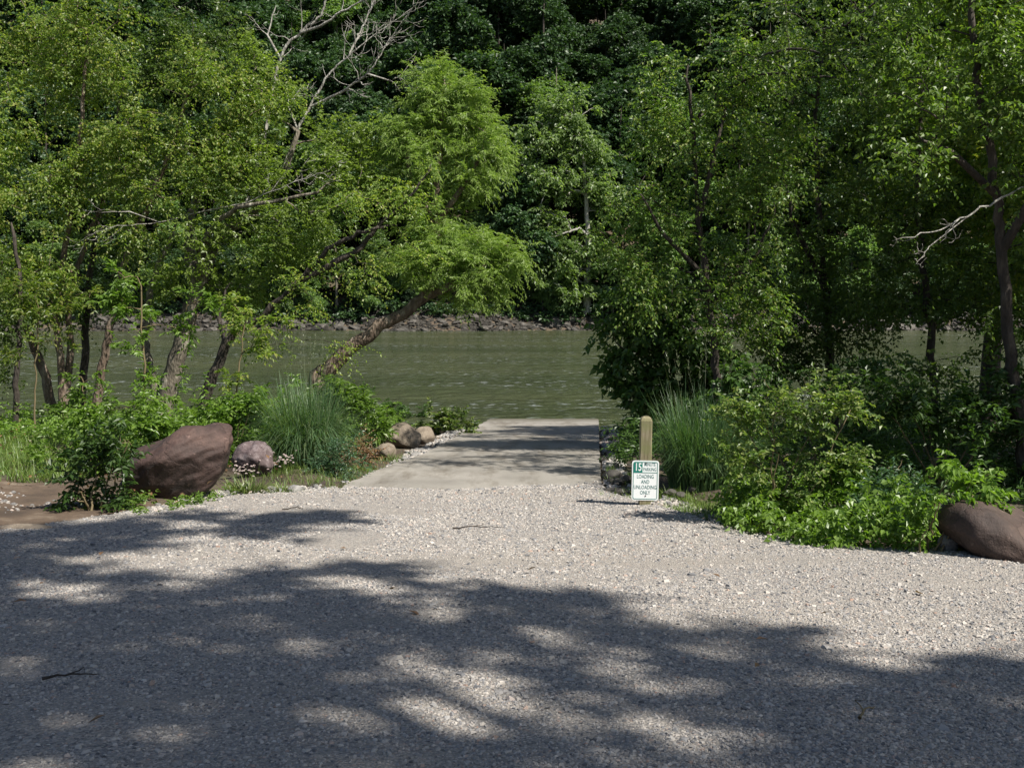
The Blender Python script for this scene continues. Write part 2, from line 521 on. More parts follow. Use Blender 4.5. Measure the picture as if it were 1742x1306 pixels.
# gravel lot
xs = np.concatenate([np.linspace(-45, -9, 40), np.linspace(-8.8, 8.8, 240), np.linspace(9, 45, 40)])
tt = np.concatenate([np.linspace(0, 0.6, 30), np.linspace(0.62, 1, 60)])
X = np.repeat(xs[None, :], len(tt), 0)
Yg = -40 + (y_far(xs)[None, :] + 40) * tt[:, None] ** 0.7
Zg = plane_z(Yg) + und(X, Yg) + 0.006
v = np.stack([X, Yg, Zg], -1).reshape(-1, 3)
nx = len(xs)
i = (np.arange(len(tt) - 1)[:, None] * nx + np.arange(nx - 1)[None, :]).ravel()
lot = link('gravel_lot', mk_mesh('gravel_lot', v, np.stack([i, i + 1, i + nx + 1, i + nx], -1), True), M['gravel'])
tag(lot, 'crushed grey gravel parking lot sloping to the boat ramp', kind='structure')

# dirt path on the left
pts = np.array([gnd(*p)[:2] for p in [(-500, 845), (0, 822), (120, 822), (200, 835), (262, 850), (235, 868), (200, 873), (0, 898), (-600, 935)]])
pts = np.concatenate([pts[k] + (pts[(k + 1) % len(pts)] - pts[k]) * np.linspace(0, 1, 14, endpoint=False)[:, None] for k in range(len(pts))])
pts = pts + 0.07 * np.stack([np.sin(pts[:, 0] * 5.3 + pts[:, 1] * 3), np.sin(pts[:, 0] * 7.1 + 1)], -1)
cen = pts.mean(0)
rings = []
for k in np.linspace(0, 1, 12):
    rings.append(cen + (pts - cen) * k)
P_ = np.array(rings)
v = np.concatenate([P_.reshape(-1, 2), np.zeros((P_.shape[0] * P_.shape[1], 1))], 1)
v[:, 2] = np.maximum(hgt(v[:, 0], v[:, 1]) + 0.012, plane_z(v[:, 1]) + und(v[:, 0], v[:, 1]) + 0.002)
npt = len(pts)
f = [[a * npt + b, a * npt + (b + 1) % npt, (a + 1) * npt + (b + 1) % npt, (a + 1) * npt + b] for a in range(11) for b in range(npt)]
tag(link('dirt_path', mk_mesh('dirt_path', v, np.array(f), True), M['dirt']), 'bare sandy brown dirt patch left of the big boulder', kind='structure')

# ramp: a slab with real thickness
yy = np.concatenate([np.linspace(13.95, 14.4, 8), np.linspace(14.6, 31.8, 70), np.linspace(32.1, 37, 12)])
xl = np.interp(yy, RAMP_L[:, 1], RAMP_L[:, 0]) + 0.02 * np.sin(yy * 5) + 0.015 * np.sin(yy * 11.3)
xr = np.interp(yy, RAMP_R[:, 1], RAMP_R[:, 0]) + 0.008 * np.sin(yy * 6)
zt = plane_z(yy) - 0.02 + 0.045 * np.clip((yy - 13.95) / 0.35, 0, 1) + 0.045 * np.clip((yy - 14.3) / 3, 0, 1)
zt = np.where(yy > 31.85, zt - 0.16 * (yy - 31.8), zt)
n_ = 14
rows = []
for k in range(len(yy)):
    x_ = np.linspace(xl[k], xr[k], n_)
    top = np.stack([x_, np.full(n_, yy[k]), np.full(n_, zt[k])], -1)
    rows.append(np.concatenate([[[xl[k], yy[k], zt[k] - 0.3]], [[xl[k] - 0.0, yy[k], zt[k] - 0.012]], top[1:-1] if False else top, [[xr[k], yy[k], zt[k] - 0.3]]]))
rows = np.array(rows)
nc = rows.shape[1]
i = (np.arange(len(yy) - 1)[:, None] * nc + np.arange(nc - 1)[None, :]).ravel()
ramp_o = link('boat_ramp', mk_mesh('boat_ramp', rows.reshape(-1, 3), np.stack([i, i + 1, i + nc + 1, i + nc], -1)), M['concrete'])
tag(ramp_o, 'weathered concrete boat ramp running down into the river', kind='structure')

# river
xs = np.concatenate([np.linspace(-400, -60, 12), np.linspace(-50, 50, 60), np.linspace(60, 400, 12)])
ys = np.linspace(26, 108, 80)
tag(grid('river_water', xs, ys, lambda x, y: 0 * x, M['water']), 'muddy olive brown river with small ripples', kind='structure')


# far hill
def hill_z(x, y):
    n = 2.0 * np.sin(x * 0.05 + 1) + 1.2 * np.sin(x * 0.13 + y * 0.06) + 0.8 * np.sin(y * 0.11 - x * 0.07)
    d = y - 101.5 - 0.9 * np.sin(x * 0.23) - 0.5 * np.sin(x * 0.71)
    z = np.where(d < 0, d * 0.5, np.where(d < 5, d * 0.62, 3.1 + (d - 5) * 0.66))
    return z + n * np.clip(d / 20, 0, 1)


xs = np.linspace(-260, 260, 170)
ys = np.concatenate([np.linspace(98, 112, 36), np.linspace(113, 330, 60)])
tag(grid('hill', xs, ys, hill_z, M['soil']), 'steep wooded hillside across the river', kind='structure')


# ------------------------------------------------------------------ plants
def chains_to_mesh(pos, par, rad, sides=7):
    """smooth tapered tubes along the branches of a skeleton"""
    n = len(pos)
    kids = [[] for _ in range(n)]
    for i_, p in enumerate(par):
        if p >= 0: kids[p].append(i_)
    V, Fq, base = [], [], 0
    roots = [(i_, -1) for i_, p in enumerate(par) if p < 0]
    stack = list(roots)
    while stack:
        s, pa = stack.pop()
        chain = [s] if pa < 0 else [pa, s]
        c = s
        while kids[c]:
            ks = sorted(kids[c], key=lambda q: -rad[q])
            for q in ks[1:]: stack.append((q, c))
            c = ks[0]
            chain.append(c)
        if len(chain) < 2: continue
        P = pos[chain]
        r = rad[chain].copy()
        if pa >= 0: r[0] = min(r[0], r[1] * 1.25)
        r[-1] *= 0.5
        T = np.gradient(P, axis=0)
        T = nrm(T)
        ns = sides if r.max() > 0.02 else (4 if r.max() > 0.008 else 3)
        ref = np.array([1., 0.17, 0.05]) if abs(T[:, 0]).mean() < 0.8 else np.array([0.1, 1., 0.05])
        A = nrm(np.cross(T, ref)); B = np.cross(T, A)
        an = np.arange(ns) * 2 * np.pi / ns
        ring = P[:, None, :] + r[:, None, None] * (np.cos(an)[None, :, None] * A[:, None, :] + np.sin(an)[None, :, None] * B[:, None, :])
        V.append(ring.reshape(-1, 3))
        m_ = len(chain)
        a = base + (np.arange(m_ - 1)[:, None] * ns + np.arange(ns)[None, :])
        b = base + (np.arange(m_ - 1)[:, None] * ns + (np.arange(ns)[None, :] + 1) % ns)
        Fq.append(np.stack([a, b, b + ns, a + ns], -1).reshape(-1, 4))
        base += m_ * ns
    return np.concatenate(V), np.concatenate(Fq)


def smooth_poly(pts, sub=5, jit=0.0):
    pts = np.asarray(pts, float)
    out = []
    P = np.concatenate([[2 * pts[0] - pts[1]], pts, [2 * pts[-1] - pts[-2]]])
    for k in range(1, len(P) - 2):
        for t in np.linspace(0, 1, sub, endpoint=False):
            a, b, c, d = P[k - 1], P[k], P[k + 1], P[k + 2]
            out.append(0.5 * ((2 * b) + (c - a) * t + (2 * a - 5 * b + 4 * c - d) * t * t + (3 * b - a - 3 * c + d) * t ** 3))
    out.append(pts[-1])
    out = np.array(out)
    if jit:
        out[1:] += rng.normal(0, jit, out[1:].shape)
    return out


class Skel:
    def __init__(s):
        s.pos, s.par, s.rad, s.fix = [], [], [], []

    def stem(s, pts, r0, r1, sub=5, jit=0.02, parent=None):
        P = smooth_poly(pts, sub, jit)
        if parent is None and s.pos and False: parent = -1
        pr = -1 if parent is None else parent
        tt = np.linspace(0, 1, len(P))
        for k, p in enumerate(P):
            r = r0 + (r1 - r0) * tt[k] ** 0.85
            if pr < 0 and parent is None: r *= 1.0
            if parent is None and k < 4: r *= 1 + 0.35 * (1 - k / 4) ** 2
            s.pos.append(p); s.par.append(pr); s.rad.append(r); s.fix.append(True)
            pr = len(s.pos) - 1
        return pr

    def nearest(s, p):
        return int(np.argmin(((np.array(s.pos) - p) ** 2).sum(1)))

    def grow(s, targets, rtip=0.006, up=0.25, skip=0.15, jit=0.06):
        """attach every target to the nearest lower branch, nearest target first"""
        order = np.argsort([min(((np.array(s.pos) - t) ** 2).sum(1)) for t in targets])
        dirs = np.zeros((len(targets), 3))
        n0 = len(s.pos)
        zmin = s.pos[0][2]
        for oi in order:
            t = targets[oi]
            P = np.array(s.pos)
            d = P - t
            dist = np.sqrt((d ** 2).sum(1)) + np.clip(d[:, 2], 0, None) * 0.9 + (P[:, 2] < zmin + skip * (max(t[2] - zmin, 0.3))) * 2.0
            j = int(np.argmin(dist))
            a = P[j]
            L_ = np.linalg.norm(t - a)
            k = max(2, int(L_ / 0.32) + 1)
            k = min(k, 7)
            pr = j
            for q in range(1, k + 1):
                f_ = q / k
                p = a + (t - a) * f_ + np.array([0, 0, up * L_ * f_ * (1 - f_)]) + (rng.normal(0, jit * L_ / k, 3) if q < k else 0)
                s.pos.append(p); s.par.append(pr); s.rad.append(rtip); s.fix.append(False)
                pr = len(s.pos) - 1
            dirs[oi] = nrm(t - np.array(s.pos[s.par[pr]]))
        acc = np.zeros(len(s.pos))
        kidn = np.zeros(len(s.pos))
        for i_ in range(len(s.pos) - 1, n0 - 1, -1):
            r = max(rtip, acc[i_] ** (1 / 2.4))
            p = s.par[i_]
            s.rad[i_] = min(r, s.rad[p] * 0.8) if s.fix[p] else r
            acc[p] += r ** 2.4 * 1.0
        return dirs


def leaves(pos, d, n, Ln, W, fold=0.25, droop=0.15):
    """folded leaf blades: 4 vertices, 2 triangles each"""
    d = nrm(d)
    s_ = nrm(np.cross(d, n))
    n = np.cross(s_, d)
    Ln, W = Ln[:, None], W[:, None]
    a = pos
    l = pos + d * Ln * 0.42 + s_ * W * 0.5 + n * W * fold
    r = pos + d * Ln * 0.42 - s_ * W * 0.5 + n * W * fold
    t = pos + d * Ln - n * Ln * droop
    v = np.stack([a, l, t, r], 1).reshape(-1, 3)
    i_ = np.arange(len(pos)) * 4
    f = np.concatenate([np.stack([i_, i_ + 2, i_ + 1], -1), np.stack([i_, i_ + 3, i_ + 2], -1)])
    return v, f


def spray(centers, dirs, tw=7, lf=11, tl=0.5, L=0.07, wr=0.6, droop=0.35, ldroop=0.3, nup=0.7, out=0.5, Lvar=0.3):
    n = len(centers)
    c = np.repeat(centers, tw, 0)
    d = np.repeat(dirs, tw, 0)
    td = nrm(d * out + rng.normal(0, 0.6, c.shape) * np.array([1, 1, 0.65]) + UP * 0.08)
    ln = tl * rng.uniform(0.6, 1.25, len(c))
    c = c + rng.normal(0, tl * 0.22, c.shape)
    c = np.repeat(c, lf, 0); td = np.repeat(td, lf, 0); ln = np.repeat(ln, lf)
    t = (np.tile(np.arange(lf), n * tw) + rng.uniform(0, 1, len(c))) / lf
    p = c + td * (t * ln - 0.25 * ln)[:, None] - UP * (droop * t * t * ln)[:, None]
    td2 = nrm(td - UP * (2 * droop * t)[:, None])
    sd = nrm(np.cross(td2, UP + 1e-3))
    sg = np.where(np.arange(len(c)) % 2 == 0, 1., -1.)[:, None]
    ld = td2 * 0.7 + sd * sg * 0.9 + rng.normal(0, 0.35, c.shape) - UP * ldroop
    nn = nrm(UP * nup + rng.normal(0, 0.5, c.shape))
    LL = L * rng.uniform(1 - Lvar, 1 + Lvar, len(c))
    return leaves(p, ld, nn, LL, LL * wr * rng.uniform(0.8, 1.2, len(c)))


SPEC = dict(
    birch=dict(tw=7, lf=12, tl=0.6, L=0.078, wr=0.62, droop=0.4, ldroop=0.45),
    syc=dict(tw=6, lf=12, tl=0.65, L=0.09, wr=0.62, droop=0.2, ldroop=0.3),
    willow=dict(tw=11, lf=22, tl=0.5, L=0.105, wr=0.2, droop=0.3, ldroop=0.4, out=0.9),
    pinnate=dict(tw=6, lf=11, tl=0.34, L=0.105, wr=0.42, droop=0.25, ldroop=0.1, nup=1.2),
    bigleaf=dict(tw=5, lf=9, tl=0.42, L=0.14, wr=0.72, droop=0.3, ldroop=0.45),
    small=dict(tw=6, lf=12, tl=0.26, L=0.05, wr=0.55, droop=0.15, ldroop=0.15),
    near=dict(tw=6, lf=11, tl=0.42, L=0.066, wr=0.6, droop=0.35, ldroop=0.5),
    fine=dict(tw=6, lf=14, tl=0.3, L=0.045, wr=0.4, droop=0.1, ldroop=0.0),
)


def sample_lobe(c, r, n, gap=0.0, shell=0.55):
    out = []
    tries = 0
    while len(out) < n:
        u = nrm(rng.normal(size=3))
        p = c + u * r * rng.uniform(0, 1) ** shell
        tries += 1
        if gap and tries < 5 * n and mnoise.noise(Vector(p * 0.9)) < -0.5 + gap: continue
        out.append(p)
    return np.array(out)


DENS = 2.3


def lobes_px(lobes, dens, gap=0.25):
    """lobes: (px,py,Y,rx,ry[,depth m]); dens: clusters per square metre of outline"""
    T = []
    for l in lobes:
        px, py, Y, rx, ry = l[:5]
        s = Y / F
        dz = l[5] if len(l) > 5 else 0.75 * (rx + ry) / 2 * s
        c = at(px, py, Y)
        n = max(3, int(DENS * dens * math.pi * rx * ry * s * s))
        T.append(sample_lobe(c, np.array([rx * s, dz, ry * s]), n, gap))
    return np.concatenate(T)


def plant(name, label, cat, base, skel, targets, spec, leafmat, barkmat, group=None, parts=('trunk', 'crown'), rtip=0.006, up=0.25, sides=8, skip=0.15, **kw):
    sp = dict(SPEC[spec]); sp.update(kw)
    d = skel.grow(targets, rtip, up, skip)
    base = np.asarray(base, float)
    root = thing(name, base, label, cat, group)
    v, f = chains_to_mesh(np.array(skel.pos), skel.par, np.array(skel.rad), sides)
    link(parts[0], mk_mesh(parts[0], v - base, f, True), barkmat, root)
    v, f = spray(targets, d, **sp)
    link(parts[1], mk_mesh(parts[1], v - base, f), leafmat, root)
    return root


def stem_px(sk, pts, r0, r1, **kw):
    """pts: (px,py,Y)"""
    P = [at(*p) for p in pts]
    return sk.stem(P, r0, r1, **kw)


def tree(name, label, stems, lobes, spec, leafmat, barkmat, dens=3.0, gap=0.25, cat='tree', group=None, extra=None, sub=None, **kw):
    sk = Skel()
    for k, (pts, r0, r1) in enumerate(stems):
        P = [at(*p) for p in pts]
        if k == 0:
            g = P[0].copy(); base = g
            b = P[0].copy(); b[2] = float(hgt(b[0], b[1])) - 0.12
            if b[2] < P[0][2] - 0.1: P = [b] + P
            base = P[0]
            sk.stem(P, r0, r1)
        else:
            j = sk.nearest(P[0])
            if np.linalg.norm(sk.pos[j] - P[0]) < 0.7: sk.stem(P[1:], r0, r1, parent=j)
            else:
                b = P[0].copy(); b[2] = float(hgt(b[0], b[1])) - 0.12
                sk.stem([b] + P if b[2] < P[0][2] - 0.1 else P, r0, r1)
    T = lobes_px(lobes, dens, gap)
    if extra is not None: T = np.concatenate([T, extra])
    return plant(name, label, cat, base, sk, T, spec, leafmat, barkmat, group, **kw)


def bare_part(parent, name, paths, mat, label=None, twigs=26, tlen=0.7):
    """a leafless limb: paths (px,py,Y) lists with radii, plus thin forked twigs"""
    sk = Skel()
    for k, (pts, r0, r1) in enumerate(paths):
        P = [at(*p) for p in pts]
        if k == 0: sk.stem(P, r0, r1, sub=6, jit=0.012)
        else:
            j = sk.nearest(P[0])
            sk.stem(P[1:], r0, r1, sub=6, jit=0.012, parent=j)
    n = len(sk.pos)
    for _ in range(twigs):
        j = int(rng.integers(n // 4, n))
        p0 = sk.pos[j]
        d = sk.pos[j] - sk.pos[sk.par[j]] if sk.par[j] >= 0 else UP
        d = nrm(nrm(d) + rng.normal(0, 0.55, 3) * np.array([1, .6, 1]))
        l = tlen * rng.uniform(0.4, 1.3)
        e = sk.stem([p0 + d * l * .3, p0 + d * l * .65 + rng.normal(0, .06, 3), p0 + d * l + rng.normal(0, .1, 3) + UP * .1 * l], min(0.011, sk.rad[j] * .6), 0.003, sub=3, jit=0.01, parent=j)
        for q in range(2):
            jj = e - int(rng.integers(1, 5))
            d2 = nrm(d + rng.normal(0, 0.6, 3))
            sk.stem([sk.pos[jj] + d2 * l * .25, sk.pos[jj] + d2 * l * .5 + UP * .05], 0.006, 0.003, sub=3, jit=0.01, parent=jj)
    b = np.array(parent.location)
    v, f = chains_to_mesh(np.array(sk.pos), sk.par, np.array(sk.rad), 7)
    o = link(name, mk_mesh(name, v - b, f, True), mat, parent)
    if label: o['label'] = label
    return o


def in_poly(P, q):
    ins = False
    j = len(P) - 1
    for i_ in range(len(P)):
        if (P[i_][1] > q[1]) != (P[j][1] > q[1]) and q[0] < (P[j][0] - P[i_][0]) * (q[1] - P[i_][1]) / (P[j][1] - P[i_][1] + 1e-12) + P[i_][0]: ins = not ins
        j = i_
    return ins


def to_px(p):
    d = np.asarray(p) - np.array([0, 0, ZC])
    f_ = d @ FWD
    return CX + F * d[0] / f_, CY - F * (d @ UPV) / f_



RS = []
while len(RS) < 110:
    y_ = rng.uniform(17, 28); x_ = rng.uniform(-1.6, 1.6)
    p = np.array([x_, y_, plane_z(y_)])
    q = to_px(p)
    if in_poly([(720, 738), (1020, 735), (1022, 812), (860, 818), (640, 808)], q) and mnoise.noise(Vector((x_ * 0.8, y_ * 0.9, 3))) > -0.15:
        RS.append(p + SUN * (rng.uniform(6.3, 9.5) / SUN[2]))
RS = np.array(RS)

# ---- trees on the left bank
tree('birch_tree', 'slim birch with a trunk leaning left at the far left', [([(95, 728, 27), (76, 640, 27), (46, 560, 27), (14, 480, 26.8), (-30, 370, 26.5), (-50, 250, 26)], 0.15, 0.06)],
     [(-20, 330, 26, 110, 90), (60, 420, 26, 80, 60), (-40, 250, 26, 110, 80), (10, 400, 26, 70, 60), (-60, 180, 26, 120, 110), (40, 520, 26, 80, 50), (100, 470, 26, 80, 50), (110, 300, 26, 70, 50)], 'birch', M['birch'], M['bark'], dens=3.2)
tree('birch_tree', 'thin dark tree standing leftmost on the bank', [([(22, 770, 25), (27, 690, 25), (28, 600, 25), (35, 500, 25), (20, 380, 25)], 0.085, 0.04)],
     [(10, 560, 25, 60, 60), (30, 470, 25, 70, 60), (0, 640, 25, 40, 40)], 'birch', M['olive'], M['dbark'], dens=2.4)
tree('birch_tree', 'birch with two close slender stems left of the thick mottled trunk', [([(110, 722, 26.5), (104, 620, 26.5), (97, 540, 26.5), (112, 420, 26.3), (124, 330, 26), (140, 200, 26), (150, 60, 26)], 0.115, 0.04),
     ([(128, 700, 26.6), (120, 600, 26.7), (118, 520, 26.7), (150, 400, 26.7), (200, 290, 26.7)], 0.09, 0.035)],
     [(150, 260, 26, 100, 80), (110, 340, 26, 80, 60), (230, 230, 26, 90, 60), (120, 120, 26.5, 110, 90), (60, 60, 27, 110, 90), (150, 90, 26, 80, 80), (145, 10, 26, 90, 60)], 'birch', M['birch'], M['bark'], dens=3.4)
tree('birch_tree', 'dark upright trunk between slanting birches on the left bank', [([(138, 692, 27.5), (146, 590, 27.5), (150, 480, 27.5), (165, 380, 27.5), (190, 270, 27.5), (210, 120, 27.5)], 0.13, 0.04)],
     [(210, 330, 27.5, 90, 60), (260, 130, 27.5, 120, 90), (180, 420, 27.5, 80, 50), (200, 500, 27.5, 90, 45), (120, 530, 27.5, 60, 35), (330, 60, 27.5, 110, 80)], 'birch', M['olive'], M['dbark'], dens=3.2)
tree('birch_tree', 'scaly trunk slanting right beside the dark upright trunk', [([(163, 692, 26), (178, 605, 26), (194, 525, 26), (216, 430, 26), (262, 330, 25.8), (300, 230, 25.6), (330, 120, 25.5)], 0.13, 0.04)],
     [(300, 220, 25.5, 120, 80), (380, 260, 25.5, 100, 70), (260, 320, 25.5, 90, 60), (230, 400, 25.5, 70, 50), (420, 180, 25.5, 100, 80), (330, 140, 25.5, 90, 60)], 'birch', M['birch'], M['bark'], dens=3.6)
syc = tree('sycamore_tree', 'thick mottled sycamore forking into pale stems on the left bank',
     [([(278, 697, 26), (300, 610, 26), (322, 535, 26), (336, 490, 26), (352, 455, 26), (372, 405, 26), (412, 375, 26), (470, 318, 26), (508, 225, 26)], 0.26, 0.06),
      ([(335, 492, 26), (324, 440, 26.1), (322, 385, 26.2), (345, 300, 26.3), (380, 200, 26.4)], 0.15, 0.05),
      ([(340, 480, 26), (345, 420, 25.6), (365, 380, 25.4), (420, 350, 25), (540, 330, 24.6)], 0.10, 0.03),
      ([(264, 692, 26.2), (252, 625, 26.3), (247, 560, 26.4), (262, 470, 26.5), (300, 380, 26.6)], 0.12, 0.05)],
     [(470, 290, 25.5, 90, 55), (560, 290, 25.2, 70, 60), (420, 360, 25.5, 90, 55), (540, 360, 25, 90, 50), (340, 420, 25.3, 80, 45), (480, 440, 25.3, 80, 40), (600, 230, 26, 60, 40), (290, 480, 25.6, 60, 40), (440, 500, 26, 80, 45), (370, 500, 26.5, 60, 45), (500, 400, 25.6, 90, 50), (620, 320, 25.6, 70, 55), (640, 250, 26, 60, 50), (520, 220, 26, 60, 35), (460, 170, 26, 50, 60), (430, 100, 26, 60, 50)],
     'syc', M['syc'], M['sbark'], dens=3.4)
bare_part(syc, 'dead_limb', [([(470, 318, 26), (508, 222, 26), (527, 182, 26), (560, 128, 26), (590, 98, 26), (640, 58, 26), (698, 18, 26)], 0.044, 0.007),
     ([(527, 180, 26), (585, 155, 25.8), (620, 130, 25.6), (640, 105, 25.5), (660, 72, 25.5), (690, 30, 25.4)], 0.028, 0.006),
     ([(590, 98, 26), (605, 70, 26.2), (620, 40, 26.3), (640, -5, 26.4)], 0.03, 0.008),
     ([(628, 128, 25.6), (665, 138, 25.6), (690, 122, 25.6)], 0.018, 0.006),
     ([(508, 222, 26), (490, 180, 26.5), (512, 150, 26.6)], 0.02, 0.006)], M['pbark'], 'bare grey white limb forking against the dark hill', twigs=60, tlen=0.6)
bare_part(syc, 'dead_limb', [([(412, 375, 26), (450, 230, 27), (476, 100, 27), (512, 55, 27), (545, 25, 27), (560, -20, 27)], 0.05, 0.022),
     ([(512, 58, 27), (545, 45, 26.8), (600, 10, 26.6), (640, -10, 26.5)], 0.032, 0.011),
     ([(476, 100, 27), (455, 60, 27.2), (470, 10, 27.3)], 0.025, 0.01)], M['pbark'], 'bare white limb at the top edge', twigs=14, tlen=0.7)
bare_part(syc, 'dead_branch', [([(345, 360, 25.4), (270, 378, 25), (200, 385, 24.8), (150, 400, 24.7)], 0.014, 0.004), ([(270, 378, 25), (220, 360, 24.8), (170, 362, 24.7)], 0.014, 0.005),
     ([(345, 360, 25.4), (420, 345, 25), (500, 310, 24.6), (560, 290, 24.5)], 0.018, 0.005)], M['pbark'], None, twigs=18, tlen=0.5)
tree('arching_tree', 'dark slanting trunk whose limbs arch right over the water', [([(345, 708, 25), (359, 650, 25), (384, 588, 25), (402, 560, 25), (440, 543, 24.8), (480, 505, 24.6), (522, 463, 24.4), (566, 418, 24.2), (622, 393, 24), (670, 382, 24)], 0.155, 0.03),
     ([(505, 480, 24.5), (560, 453, 24.3), (610, 425, 24.2), (640, 390, 24.1), (700, 330, 24), (735, 280, 24)], 0.08, 0.015),
     ([(384, 588, 25), (372, 540, 25.2), (390, 480, 25.4)], 0.05, 0.02)],
     [(640, 340, 24, 80, 55), (700, 320, 24, 60, 60), (590, 460, 24.2, 90, 45), (520, 500, 24.4, 80, 40), (660, 430, 24, 70, 40), (420, 520, 24.8, 60, 40), (470, 600, 24, 60, 20), (560, 600, 24, 70, 18)], 'birch', M['birch'], M['dbark'], dens=2.0, gap=0.4, L=0.065)
tree('willow_tree', 'bright willow with a rough trunk leaning far over the water', [([(540, 650, 25), (560, 628, 25), (605, 585, 25), (660, 548, 25), (718, 506, 25), (744, 450, 25.2), (744, 380, 25.3), (742, 300, 25.4), (752, 200, 25.5), (755, 130, 25.5)], 0.24, 0.03),
     ([(718, 506, 25), (780, 480, 24.8), (830, 450, 24.7)], 0.09, 0.03), ([(744, 380, 25.3), (800, 300, 25.2), (830, 230, 25.2)], 0.06, 0.02), ([(744, 400, 25.3), (700, 300, 25.5), (680, 220, 25.5)], 0.06, 0.02)],
     [(760, 160, 25.5, 55, 45), (750, 220, 25.5, 100, 55), (690, 230, 25.5, 50, 45), (830, 230, 25.3, 40, 55), (720, 290, 25.4, 100, 50), (800, 300, 25.3, 60, 45),
      (820, 430, 24.8, 80, 45), (770, 440, 24.8, 80, 50), (850, 470, 24.8, 45, 40), (790, 490, 24.8, 80, 30), (700, 440, 25, 50, 40), (740, 370, 25.3, 70, 40), (800, 180, 25.4, 40, 45), (850, 270, 25.3, 25, 50), (880, 440, 24.8, 25, 40), (740, 130, 25.5, 40, 40)], 'willow', M['willow'], M['bark'], dens=5.2, gap=0.05)

# understorey saplings in front of the trunks
tree('sapling', 'light green sapling with drooping compound leaves before the thick mottled trunk', [([(250, 742, 21), (246, 660, 21), (242, 560, 21), (235, 470, 21)], 0.035, 0.012)],
     [(240, 640, 21, 50, 20), (225, 590, 20.8, 45, 18), (235, 520, 21, 50, 30), (320, 560, 21, 40, 26), (190, 500, 21, 50, 30), (330, 510, 21, 40, 20), (210, 470, 21, 50, 25)], 'pinnate', M['shrub'], M['stem'], dens=4.5, gap=0.2)
tree('sapling', 'pale leafy sapling over the low shrubs at far left', [([(150, 745, 20), (145, 690, 20), (140, 640, 20)], 0.03, 0.012)],
     [(140, 650, 20, 45, 14), (165, 690, 20, 60, 20), (110, 690, 20, 30, 14), (240, 690, 20, 70, 18)], 'pinnate', M['shrub'], M['stem'], dens=5, gap=0.2)

tree('sapling', 'thin leafy sapling among the leaning trunks at far left', [([(60, 745, 23), (58, 680, 23), (62, 600, 23), (66, 520, 23)], 0.03, 0.01)],
     [(60, 540, 23, 60, 30), (30, 600, 23, 45, 22), (100, 580, 23, 45, 22), (70, 490, 23, 70, 30), (120, 510, 23, 50, 26), (20, 520, 23, 50, 30)], 'pinnate', M['birch'], M['stem'], dens=3.2, gap=0.2)
tree('sapling', 'thin leafy sapling between sycamore and arching tree', [([(395, 745, 23), (400, 680, 23), (410, 600, 23), (420, 540, 23)], 0.03, 0.01)],
     [(420, 560, 23, 50, 26), (450, 590, 23, 40, 18), (390, 520, 23, 50, 26), (470, 540, 23, 50, 24), (400, 640, 23, 30, 14)], 'pinnate', M['birch'], M['stem'], dens=3.0, gap=0.2)

# ---- trees on the right bank
tree('birch_tree', 'slender upright birch with a dark trunk right of the ramp', [([(1224, 775, 19), (1219, 640, 19), (1212, 560, 19), (1203, 470, 19), (1192, 400, 19), (1186, 340, 19), (1180, 230, 19), (1168, 110, 19)], 0.105, 0.025),
     ([(1190, 375, 19), (1212, 280, 18.8), (1238, 180, 18.7)], 0.05, 0.018), ([(1203, 470, 19), (1130, 400, 18.7), (1090, 330, 18.5)], 0.035, 0.012), ([(1208, 520, 19), (1290, 430, 19.2), (1320, 360, 19.3)], 0.035, 0.012)],
     [(1140, 150, 19, 65, 55), (1220, 170, 19, 70, 60), (1110, 230, 19, 55, 50), (1180, 260, 19, 90, 55), (1280, 230, 19, 50, 50), (1090, 340, 19, 60, 60), (1260, 330, 19, 80, 55), (1160, 380, 19, 80, 50), (1080, 440, 19, 60, 50), (1260, 440, 19, 80, 50), (1200, 540, 19, 80, 50), (1110, 500, 19, 60, 50), (1040, 400, 19.2, 40, 50), (1290, 560, 19.4, 60, 50), (1150, 480, 19, 70, 40), (1310, 500, 19, 60, 45), (1290, 130, 18.6, 60, 45), (1335, 220, 18.6, 55, 55), (1310, 310, 18.8, 60, 50), (1250, 100, 18.8, 50, 40)],
     'birch', M['midgreen'], M['dbark'], dens=5.0, gap=0.28, L=0.068)
tree('sapling', 'broad-leaved dark sapling hanging over the water beside the ramp', [([(1165, 770, 21), (1150, 690, 21), (1130, 600, 20.8), (1110, 530, 20.6)], 0.06, 0.02), ([(1150, 690, 21), (1090, 620, 20.6), (1050, 580, 20.4)], 0.035, 0.012), ([(1160, 740, 21), (1110, 690, 20.4), (1070, 670, 20.2)], 0.03, 0.01)],
     [(1080, 560, 20.6, 60, 45), (1160, 570, 20.6, 70, 55), (1050, 610, 20.5, 40, 35), (1120, 640, 20.5, 80, 40), (1200, 620, 20.6, 60, 60), (1070, 690, 20.3, 35, 35), (1120, 510, 20.8, 80, 40), (1170, 700, 20.5, 60, 40)], 'bigleaf', M['dark'], M['dbark'], dens=8, gap=0.12)
